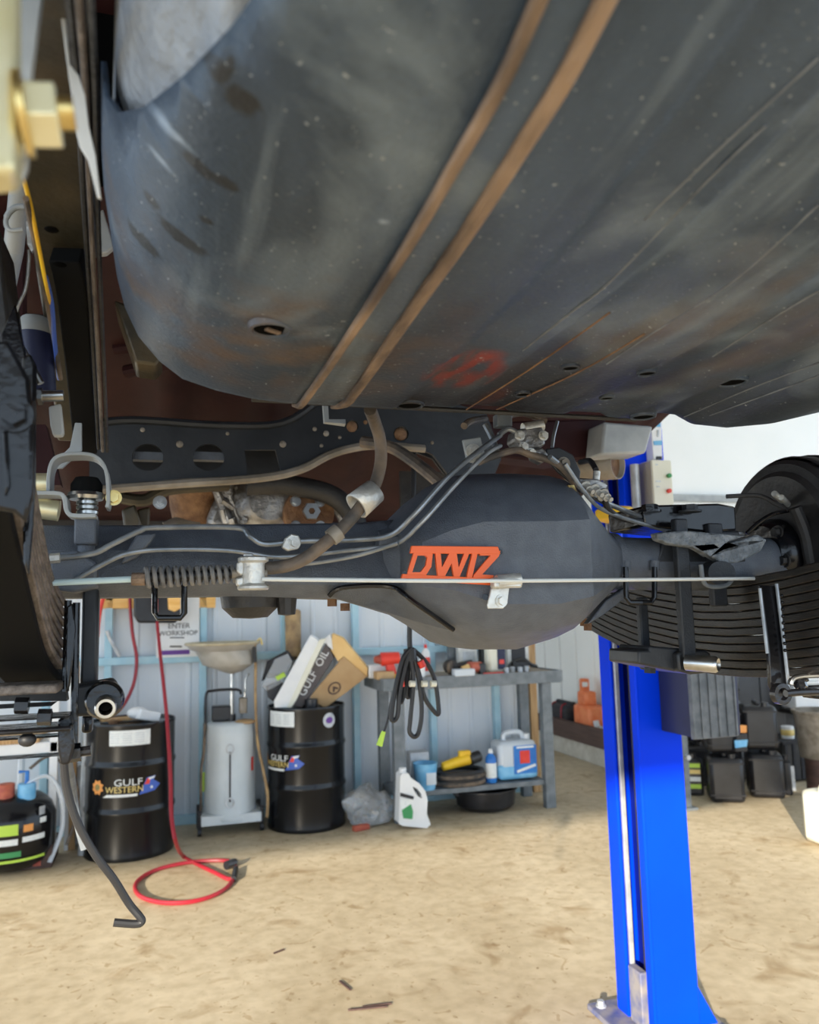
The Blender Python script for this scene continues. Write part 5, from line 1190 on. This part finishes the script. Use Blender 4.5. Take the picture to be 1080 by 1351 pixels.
me = plate_px([[(528,1060),(545,1062),(546,1090),(529,1088)]], p.y-.024, .004); me.transform(Mx.Translation((0,0,-zmin))); jl = obj('jug_label', me, 'paper', gj, smooth=False)
me = plate_px([[(530,1076),(536,1072),(542,1068),(545,1078),(544,1088),(532,1087)]], p.y-.027, .002); me.transform(Mx.Translation((0,0,-zmin))); obj('label_leaf', me, 'green', jl, smooth=False)
me = plate_px([[(528,1053),(546,1058),(545,1062),(528,1058)]], p.y-.027, .002); me.transform(Mx.Translation((0,0,-zmin))); obj('label_name', me, 'ink', jl, smooth=False)
# crumpled bag
p = QZ(486, 1088); p = V((p.x+.01, p.y+.04, 0)); bm = B()
bmesh.ops.create_icosphere(bm, subdivisions=4, radius=.15, matrix=Mx.Translation(p+V((0,0,.11))))
for v in bm.verts:
    d = v.co-p; n = mnoise.fractal(v.co*9, 1, 2, 4); v.co = p+V((d.x*1.25, d.y, d.z))*(1+.35*n); v.co.z = max(.004, v.co.z)
pb = obj('plastic_bag', bm, 'clear_bag', ang=20); tag(pb, 'crumpled clear plastic bag on the floor between drum and bench', 'bag')
bm = B()
box(bm, p+V((-.10,-.17,.02)), (.13,.05,.04), Mx.Rotation(.3,3,'Z'))
tag(obj('red_scrap', bm, 'red_dull', bevel=.008), 'small red and brown scrap wrapper in front of the clear bag', 'wrapper')
# cable bunch hanging under the vehicle
cbn = thing('cable_bunch', 'bunch of looped black trailer cable hanging below the diff', 'cable', Q(545,975,2.1))
yc = 2.1
obj('cable_drop', tpx(B(), [(546,580,yc+.035),(545,640,yc+.02),(543,740,yc),(541,800,yc),(540,840,yc),(541,858,yc)], .0072), 'black_rubber', cbn)
loops = [[(541,856),(534,880),(527,915),(524,945),(516,948),(521,910),(531,870),(541,856)],[(541,856),(545,900),(541,950),(540,965),(546,972),(552,966),(556,940),(553,900),(545,858)],[(542,856),(553,890),(560,920),(572,938),(578,942),(578,930),(574,900),(566,880),(555,866),(543,856)],[(540,856),(528,885),(525,915),(527,926),(531,922),(535,895),(542,858)],[(541,858),(538,890),(537,918),(541,914),(545,880),(542,858)]]
for k, lp_ in enumerate(loops): obj('cable_loop', tube(B(), [Q(x, y, yc-.012+.008*k) for x, y in lp_], .0062, 8, 6), 'black_rubber', cbn)
obj('loose_wire', tpx(B(), [(530,880,yc),(518,915,yc),(511,950,yc),(506,966,yc)], .0032), 'black_rubber', cbn)
obj('wire_plug', cyl(B(), Q(506,965,yc), Q(500,984,yc), .006, .009, 10), 'lime', cbn)
obj('red_sleeve', tpx(B(), [(554,872,yc-.01),(558,880,yc-.01)], .010), 'red', cbn)
obj('red_sleeve', tpx(B(), [(530,896,yc-.01),(531,906,yc-.01)], .006), 'red', cbn)
for px, py in ((543,902),(559,902),(571,902)): obj('white_tie', cyl(B(), Q(px-3,py,yc-.016), Q(px+4,py,yc-.016), .0085, seg=10), 'cream', cbn)
obj('binding', tpx(B(), [(540,856,yc),(541,872,yc)], .017), 'black_rubber', cbn)
# ---------------------------------------------------------------- blue hoist post
HY = 2.74; HX = Q(860,1270,HY).x; HT = 3.6
ho = thing('hoist_post', 'bright blue two post hoist column with a dark inner channel', 'vehicle hoist', (HX+.12, HY+.15, 0))
W, D = .19, .26
obj('front_plate', box2(B(), (HX, HY, .02), (HX+W, HY+.008, HT)), 'lift_blue', ho, bevel=.003)
obj('back_plate', box2(B(), (HX, HY+D-.008, .02), (HX+W, HY+D, HT)), 'lift_blue', ho, bevel=.003)
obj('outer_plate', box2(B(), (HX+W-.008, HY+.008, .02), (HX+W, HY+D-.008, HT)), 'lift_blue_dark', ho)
obj('channel_lip', box2(B(), (HX-.004, HY+D-.08, .02), (HX+.012, HY+D+.002, HT)), 'lift_blue', ho, bevel=.006)
obj('channel_lip', box2(B(), (HX-.004, HY-.001, .02), (HX+.012, HY+.042, HT)), 'lift_blue', ho, bevel=.006)
obj('guide_strip', box2(B(), (HX+.012, HY+D-.092, .1), (HX+.03, HY+D-.078, HT)), 'galv', ho, bevel=.002)
obj('guide_strip', box2(B(), (HX+.012, HY+.044, .02), (HX+.03, HY+.056, HT)), 'galv', ho, bevel=.002)
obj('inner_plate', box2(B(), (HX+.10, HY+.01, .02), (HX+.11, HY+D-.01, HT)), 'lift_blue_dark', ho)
obj('chain', box2(B(), (HX+.05, HY+.125, .1), (HX+.062, HY+.135, HT)), 'black_dull', ho)
obj('kick_block', box2(B(), (HX-.004, HY+.08, .02), (HX+.03, HY+.165, .22)), 'lift_dusty', ho, bevel=.004)
bp = obj('base_plate', box2(B(), (HX-.10, HY-.10, 0), (HX+W+.12, HY+D+.07, .022)), 'lift_dusty', ho, bevel=.003)
prism_g = prism(B(), [(HX+W, HY+.03, .02), (HX+W+.10, HY+.03, .02), (HX+W, HY+.03, .20)], (0,.012,0)); obj('gusset', prism_g, 'lift_blue', ho, bevel=.002)
for dx, dy in ((-.06,-.05),(-.06,D+.03),(W+.07,-.05),(W+.07,D+.03)):
    bm = B(); bolt(bm, (HX+dx, HY+dy, .022), (0,0,1), .014, .022); obj('anchor_bolt', bm, 'galv', ho)
cb_ = thing('control_box', 'cream hoist control box with green and red buttons on the post', 'control box', (HX+.15, HY-.06, 1.9))
zb, zt_ = Q(875,690,HY-.09).z, Q(875,607,HY-.09).z
x0_, x1_ = Q(862,650,HY-.09).x, Q(888,650,HY-.09).x
obj('box_body', box2(B(), (x0_, HY-.09, zb), (x1_, HY-.001, zt_)), 'cream', cb_, bevel=.004)
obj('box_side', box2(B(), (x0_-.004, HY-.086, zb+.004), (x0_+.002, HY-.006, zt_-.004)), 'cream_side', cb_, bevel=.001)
for py, mm in ((628,'green'),(648,'red')):
    q = Q(881,py,HY-.09); obj('push_button', cyl(B(), q, q+V((0,-.014,0)), .0085, seg=16), mm, cb_, bevel=.001)
bm = B()
for px, py, w_ in ((866,635,.022),(866,642,.014),(864,613,.010)):
    box(bm, Q(px+2,py,HY-.0915), (w_,.002,.004))
obj('box_print', bm, 'galv', cb_)
sw = thing('post_placard', 'white placard with blue bands above the control box', 'placard', (HX+.15, HY-.06, 2.2))
obj('placard_board', ppx(B(), [(858,552),(872,552),(874,606),(862,606)], HY-.05, .049), 'white', sw, bevel=.003)
obj('placard_band', ppx(B(), [(860,556),(871,556),(871,563),(861,563)], HY-.054, .005), 'sky_blue', sw); obj('placard_band', ppx(B(), [(862,582),(873,581),(873,587),(863,587)], HY-.054, .005), 'sky_blue', sw)
obj('placard_mark', ppx(B(), [(867,567),(869,567),(869,576),(867,576)], HY-.054, .005), 'galv', sw)
obj('placard_foot', ppx(B(), [(866,602),(873,602),(873,606),(866,606)], HY-.055, .006), 'ink', sw)
bm = B(); tube(bm, [V((x0_-.04, HY-.03, zb)), V((x0_-.04, HY-.03, zt_-.01))], .018, 12)
tag(obj('conduit_pipe', bm, 'galv'), 'grey cable conduit beside the cream control box', 'conduit')
la = thing('lift_carriage', 'dark navy hoist carriage box with a ribbed grey rubber face', 'lift carriage', (HX, HY-.2, 1.1))
yl = HY-.20
xl0, xl1 = Q(912,930,yl).x, Q(968,930,yl).x; zl0, zl1 = Q(940,974,yl).z, Q(940,872,yl).z
obj('carriage_box', box2(B(), (xl0, yl+.01, zl0+.006), (xl1+.03, HY-.002, zl1)), 'navy', la, bevel=.004)
pad = obj('rubber_face', box2(B(), (xl0-.004, yl-.004, zl0), (xl1+.004, yl+.012, zl1)), 'rubber_grey', la, bevel=.003)
for k in range(6):
    xx = xl0+(xl1-xl0)*k/5; obj('rubber_rib', box2(B(), (xx-.004, yl-.011, zl0+.004), (xx+.004, yl-.002, zl1)), 'rubber_grey', pad, bevel=.002)
ya_ = thing('lift_arm_pad', 'yellow round lift arm pad on the hoist behind the axle', 'lift pad', Q(805,690,2.4))
q = Q(811,678,2.35)
obj('pad_disc', lathe(B(), [(0,.02),(.055,.02),(.065,.012),(.065,-.02),(.03,-.03),(0,-.03)], q, 28), 'yellow', ya_)
obj('pad_stem', cyl(B(), q+V((0,0,-.12)), q+V((0,0,-.02)), .02), 'lift_blue', ya_)
obj('pad_arm', box2(B(), q+V((-.03,-.03,-.17)), (HX+.04, q.y+.06, q.z-.11)), 'lift_blue', ya_, bevel=.004)
obj('pad_arm', box2(B(), (HX-.05, q.y-.03, q.z-.18), (HX+.05, HY+.02, q.z-.11)), 'lift_blue', ya_, bevel=.004)
# ---------------------------------------------------------------- right-hand storage
JW, JD, JH = .27, .26, .385
def jug20(p, rz, label, group, lab=False):
    t = thing('oil_jerrycan', label, 'jerrycan', p, group); p = V(p)
    obj('can_body', box(B(), p+V((0,0,JH*.46)), (JW, JD, JH*.92)), 'black_plastic', t, bevel=.035)
    for zz in (.06, .31): obj('can_band', box(B(), p+V((0,0,zz)), (JW*1.015, JD*1.015, .016)), 'black_plastic', t, bevel=.004)
    obj('can_handle', box(B(), p+V((0,.03,JH*.955)), (.035, JD*.6, .032)), 'black_plastic', t, bevel=.01)
    obj('can_cap', cyl(B(), p+V((.05,-.08,JH*.90)), p+V((.05,-.08,JH*.99)), .032, seg=14), 'black_plastic', t)
    t.rotation_euler = (0,0,rz); return t
pa, pb_ = QZ(958,1060), QZ(1012,1054)
dv = V((math.sin(math.atan2(pa.x, pa.y)), math.cos(math.atan2(pa.x, pa.y)), 0))
pa, pb_ = pa+dv*.13, pb_+dv*.13
j0 = jug20((pa.x, pa.y, 0), -.5, 'black jerrycan on the floor nearest the blue post, under another', 'black jerrycans')
dup(j0, (pb_.x-pa.x, pb_.y-pa.y, 0), 'black jerrycan on the floor second from the blue post', 'black jerrycans', -.55)
dup(j0, (.02,.03,JH+.002), 'black jerrycan in the middle tier nearest the ribbed grey pad', 'black jerrycans', -.45)
dup(j0, (pb_.x-pa.x-.01, pb_.y-pa.y+.03, JH+.002), 'black jerrycan in the middle tier with brown dust on its top', 'black jerrycans', -.5)
dup(j0, (pb_.x-pa.x-.25, pb_.y-pa.y+.62, 2*JH), 'black jerrycan topmost in the rear tier behind the leaf spring', 'black jerrycans', -.4)
dup(j0, (pb_.x-pa.x+.05, pb_.y-pa.y+.55, 2*JH), 'black jerrycan in the rear tier right of the topmost one', 'black jerrycans', -.4)
dup(j0, (pb_.x-pa.x-.25, pb_.y-pa.y+.60, JH), 'black jerrycan in the rear middle tier behind the front stack', 'black jerrycans', -.4)
dup(j0, (pb_.x-pa.x+.05, pb_.y-pa.y+.55, JH), 'black jerrycan in the rear middle tier toward the crate', 'black jerrycans', -.4)
dup(j0, (pb_.x-pa.x-.25, pb_.y-pa.y+.60, 0), 'black jerrycan on the floor behind the front row at left', 'black jerrycans', -.4)
dup(j0, (pb_.x-pa.x+.05, pb_.y-pa.y+.55, 0), 'black jerrycan on the floor behind the front row at right', 'black jerrycans', -.4)
sj_ = QZ(928,1052); sj_ = V((sj_.x, sj_.y+.12, 0))
st = thing('label_jug', 'small black oil jug with lime labels left of the jerrycans', 'jug', sj_)
obj('jug_body', box(B(), sj_+V((0,0,.15)), (.15,.12,.30), Mx.Rotation(-.5,3,'Z')), 'black_plastic', st, bevel=.025); obj('jug_cap', cyl(B(), sj_+V((0,0,.29)), sj_+V((0,0,.34)), .03, seg=14), 'black_plastic', st)
for zz, mm in ((.08,'lime'),(.14,'paper'),(.20,'logo_gold'),(.25,'lime')): obj('sticker', box(B(), sj_+V((-.035,-.062,zz)), (.10,.012,.035), Mx.Rotation(-.5,3,'Z')), mm, st, bevel=.001)
q = QZ(1030,1050); q = V((q.x+.09, q.y+.02, 0))
sl_ = thing('label_bottle', 'small black bottle with grey labels right of the floor jerrycans', 'bottle', q)
obj('bottle_body', box(B(), q+V((0,0,.14)), (.07,.12,.28), Mx.Rotation(-.6,3,'Z')), 'black_plastic', sl_, bevel=.02); obj('sticker', box(B(), q+V((.0,-.055,.14)), (.05,.012,.20), Mx.Rotation(-.6,3,'Z')), 'galv', sl_, bevel=.001); obj('bottle_cap', cyl(B(), q+V((0,0,.28)), q+V((0,0,.32)), .025, seg=12), 'black_plastic', sl_)
q = Q(972,962,pa.y-.05); 
tg_ = thing('orange_cap_bottle', 'small bottle with orange cap wedged between two jerrycan stacks', 'bottle', Q(980,990,pb_.y-.16))
obj('bottle_body', ppx(B(), [(972,968),(986,968),(986,992),(970,992)], pb_.y-.16, .05), 'black_plastic', tg_, bevel=.005); obj('bottle_cap', ppx(B(), [(975,957),(985,957),(985,967),(975,967)], pb_.y-.16, .04), 'logo_orange', tg_, bevel=.005)
obj('blue_label', ppx(B(), [(969,977),(986,976),(985,985),(970,987)], pb_.y-.166, .008), 'sky_blue', tg_)
pc = QZ(1058,1030)
pc = V((pc.x, pc.y+.15, 0)); 
cr_ = thing('milk_crate', 'dark grey slatted plastic crate right of the jerrycans', 'crate', pc)
obj('crate_core', box(B(), pc+V((0,0,.18)), (.40,.34,.34)), 'black_dull', cr_, bevel=.01)
for k in range(5):
    obj('crate_slat', box(B(), pc+V((-.17+.085*k,-.172,.18)), (.035,.012,.33)), 'grey_fabric', cr_, bevel=.003)
obj('crate_rim', box(B(), pc+V((0,0,.345)), (.42,.36,.03)), 'grey_fabric', cr_, bevel=.004)
cb0 = thing('black_cabinet', 'tall black storage cabinet in the shade behind the jerrycans', 'cabinet', (pc.x-.1, pc.y+.8, 0))
cxx = Q(1010,950,6.55).x
obj('cabinet_body', box2(B(), (cxx-.38, 6.5, 0), (cxx+.19, 6.95, 1.10)), 'black_dull', cb0, bevel=.008)
obj('cabinet_door', box2(B(), (cxx-.36, 6.485, .05), (cxx-.10, 6.5, 1.06)), 'black_plastic', cb0, bevel=.004); obj('cabinet_door', box2(B(), (cxx-.09, 6.485, .05), (cxx+.17, 6.5, 1.06)), 'black_plastic', cb0, bevel=.004)
p = pc+V((-.03,-.05,.36)); wl = thing('white_jar', 'small white jar with a gold label on the grey crate', 'jar', p)
obj('jar_body', cyl(B(), p, p+V((0,0,.11)), .055, seg=18), 'white', wl, bevel=.005); obj('jar_label', lathe(B(), [(.056,.03),(.057,.032),(.057,.08),(.056,.082)], p, 18), 'logo_gold', wl)
q = Q(1072,1000,5.6); q = V((q.x+.10, 5.6, 0))
bk = thing('brown_bin', 'brown grey plastic bin at the right edge', 'bin', q)
obj('bin_body', lathe(B(), [(0,.30),(.17,.30),(.20,.66),(.215,.665),(.215,.69),(.19,.69),(.16,.32),(0,.32)], q, 28), 'exhaust', bk); obj('bin_stand', cyl(B(), q, q+V((0,0,.31)), .14, seg=20), 'plank_dark', bk, bevel=.01)
q = QZ(1106,1118); 
cj = thing('cream_jerrycan', 'cream plastic jerrycan cut off by the right edge of the floor', 'jerrycan', q)
obj('can_body', box(B(), q+V((.02,.1,.17)), (.22,.22,.34)), 'cream', cj, bevel=.035); obj('can_handle', tube(B(), [q+V((-.06,.05,.33)), q+V((-.04,.05,.385)), q+V((.08,.05,.385)), q+V((.1,.05,.33))], .018, 8, 3), 'cream', cj)
p = Q(1062,925,6.3); wt = thing('white_carton', 'white carton on dark shelving at the right edge', 'carton', p)
obj('carton_body', box2(B(), Q(1050,935,6.3), Q(1100,895,6.5)), 'white', wt, bevel=.006); obj('carton_flap', box2(B(), Q(1052,897,6.28), Q(1100,888,6.3)), 'white', wt, bevel=.002)
wt2 = thing('storage_shelf', 'dark shelf unit carrying the white carton at the right edge', 'shelf', (p.x+.2, 6.5, 0))
zsh = Q(1062,936,6.3).z
obj('shelf_top', box2(B(), (Q(1048,950,6.3).x, 6.2, zsh-.04), (Q(1120,950,6.3).x, 6.7, zsh)), 'black_dull', wt2, bevel=.004)
for xx in (Q(1052,950,6.3).x, Q(1112,950,6.3).x):
    obj('shelf_leg', box2(B(), (xx-.02, 6.22, 0), (xx+.02, 6.26, zsh-.04)), 'galv', wt2, bevel=.003); obj('shelf_leg', box2(B(), (xx-.02, 6.64, 0), (xx+.02, 6.68, zsh-.04)), 'galv', wt2, bevel=.003)
obj('shelf_back', box2(B(), (Q(1052,950,6.3).x, 6.6, 0), (Q(1112,950,6.3).x, 6.62, zsh-.04)), 'black_dull', wt2)
q = QZ(910,1068); ps = thing('grey_stand_leg', 'slim grey steel stand beside the blue post', 'stand', q)
obj('stand_tube', box2(B(), (q.x-.03, q.y, 0), (q.x+.02, q.y+.05, .9)), 'bench_grey', ps, bevel=.004); obj('stand_knob', cyl(B(), q+V((0,-.03,.40)), q+V((0,0,.40)), .02, seg=12), 'galv', ps); obj('stand_foot', box2(B(), (q.x-.06, q.y-.04, 0), (q.x+.05, q.y+.12, .02)), 'bench_grey', ps, bevel=.003)
# on the hob in front of the right wall
def onh(px, y): return V((Q(px,960,y).x, y, .221))
pr_ = V((XR-.17, QX(747,945,XR-.17).y, .221))
tbag = thing('tool_bag', 'black tool bag with red piping on the ledge behind the bench', 'bag', pr_)
obj('bag_body', box(B(), pr_+V((0,0,.15)), (.24,.42,.30)), 'grey_fabric', tbag, bevel=.05)
obj('bag_ridge', box(B(), pr_+V((0,0,.31)), (.06,.40,.05)), 'grey_fabric', tbag, bevel=.02)
for sy in (-.12, .12): obj('red_piping', tube(B(), [pr_+V((-.125,sy,.02)), pr_+V((-.125,sy,.27)), pr_+V((-.06,sy,.315))], .008, 8, 3), 'red_hose', tbag)
pr2 = V((XR-.16, QX(779,950,XR-.16).y, .221))
oj = thing('orange_jack', 'orange box shaped machine with upright handle on the ledge', 'machine', pr2)
obj('machine_body', box(B(), pr2+V((0,0,.17)), (.22,.36,.34)), 'orange_box', oj, bevel=.03); obj('machine_top', box(B(), pr2+V((0,.06,.40)), (.14,.20,.16)), 'orange_box', oj, bevel=.03)
obj('machine_neck', box(B(), pr2+V((0,.10,.53)), (.09,.09,.16)), 'orange_box', oj, bevel=.02); obj('machine_badge', box(B(), pr2+V((-.02,.05,.55)), (.06,.02,.05)), 'white', oj, bevel=.004)
pr3 = V((XR-.2, QX(789,970,XR-.2).y, .221)); sp = thing('silver_part', 'shiny silver engine part on the ledge beside the orange machine', 'engine part', pr3)
obj('part_body', cyl(B(), pr3+V((0,-.08,.08)), pr3+V((0,.08,.08)), .08, .06, 12), 'steel', sp, bevel=.01); obj('part_neck', cyl(B(), pr3+V((0,0,.1)), pr3+V((-.02,0,.2)), .03, seg=12), 'white', sp)
pr4 = V((XR-.18, QX(723,945,XR-.18).y, .221)); bottle('ledge_bottle', 'small cream bottle left of the black tool bag', pr4+V((-.02,0,0)), .05, .22, 'cream', 'lime')
# floor litter
for k, (px, py, l, a) in enumerate(((455,1300,.10,-1.0),(485,1330,.16,.15),(497,1326,.12,.2),(905,1197,.06,.1),(368,1255,.06,.8))):
    q = QZ(px, py, .004); o = obj('floor_scrap', box(B(), q, (l,.008,.006), Mx.Rotation(a-.3,3,'Z')), 'plank_dark')
    tag(o, ('dark sliver lying at a slant on the floor','longer dark sliver at the bottom middle of the floor','dark sliver beside the longer one at the bottom of the floor','small brown chip on the floor right of the blue post','tiny dark chip on the floor near the red hose loop')[k], 'scrap')
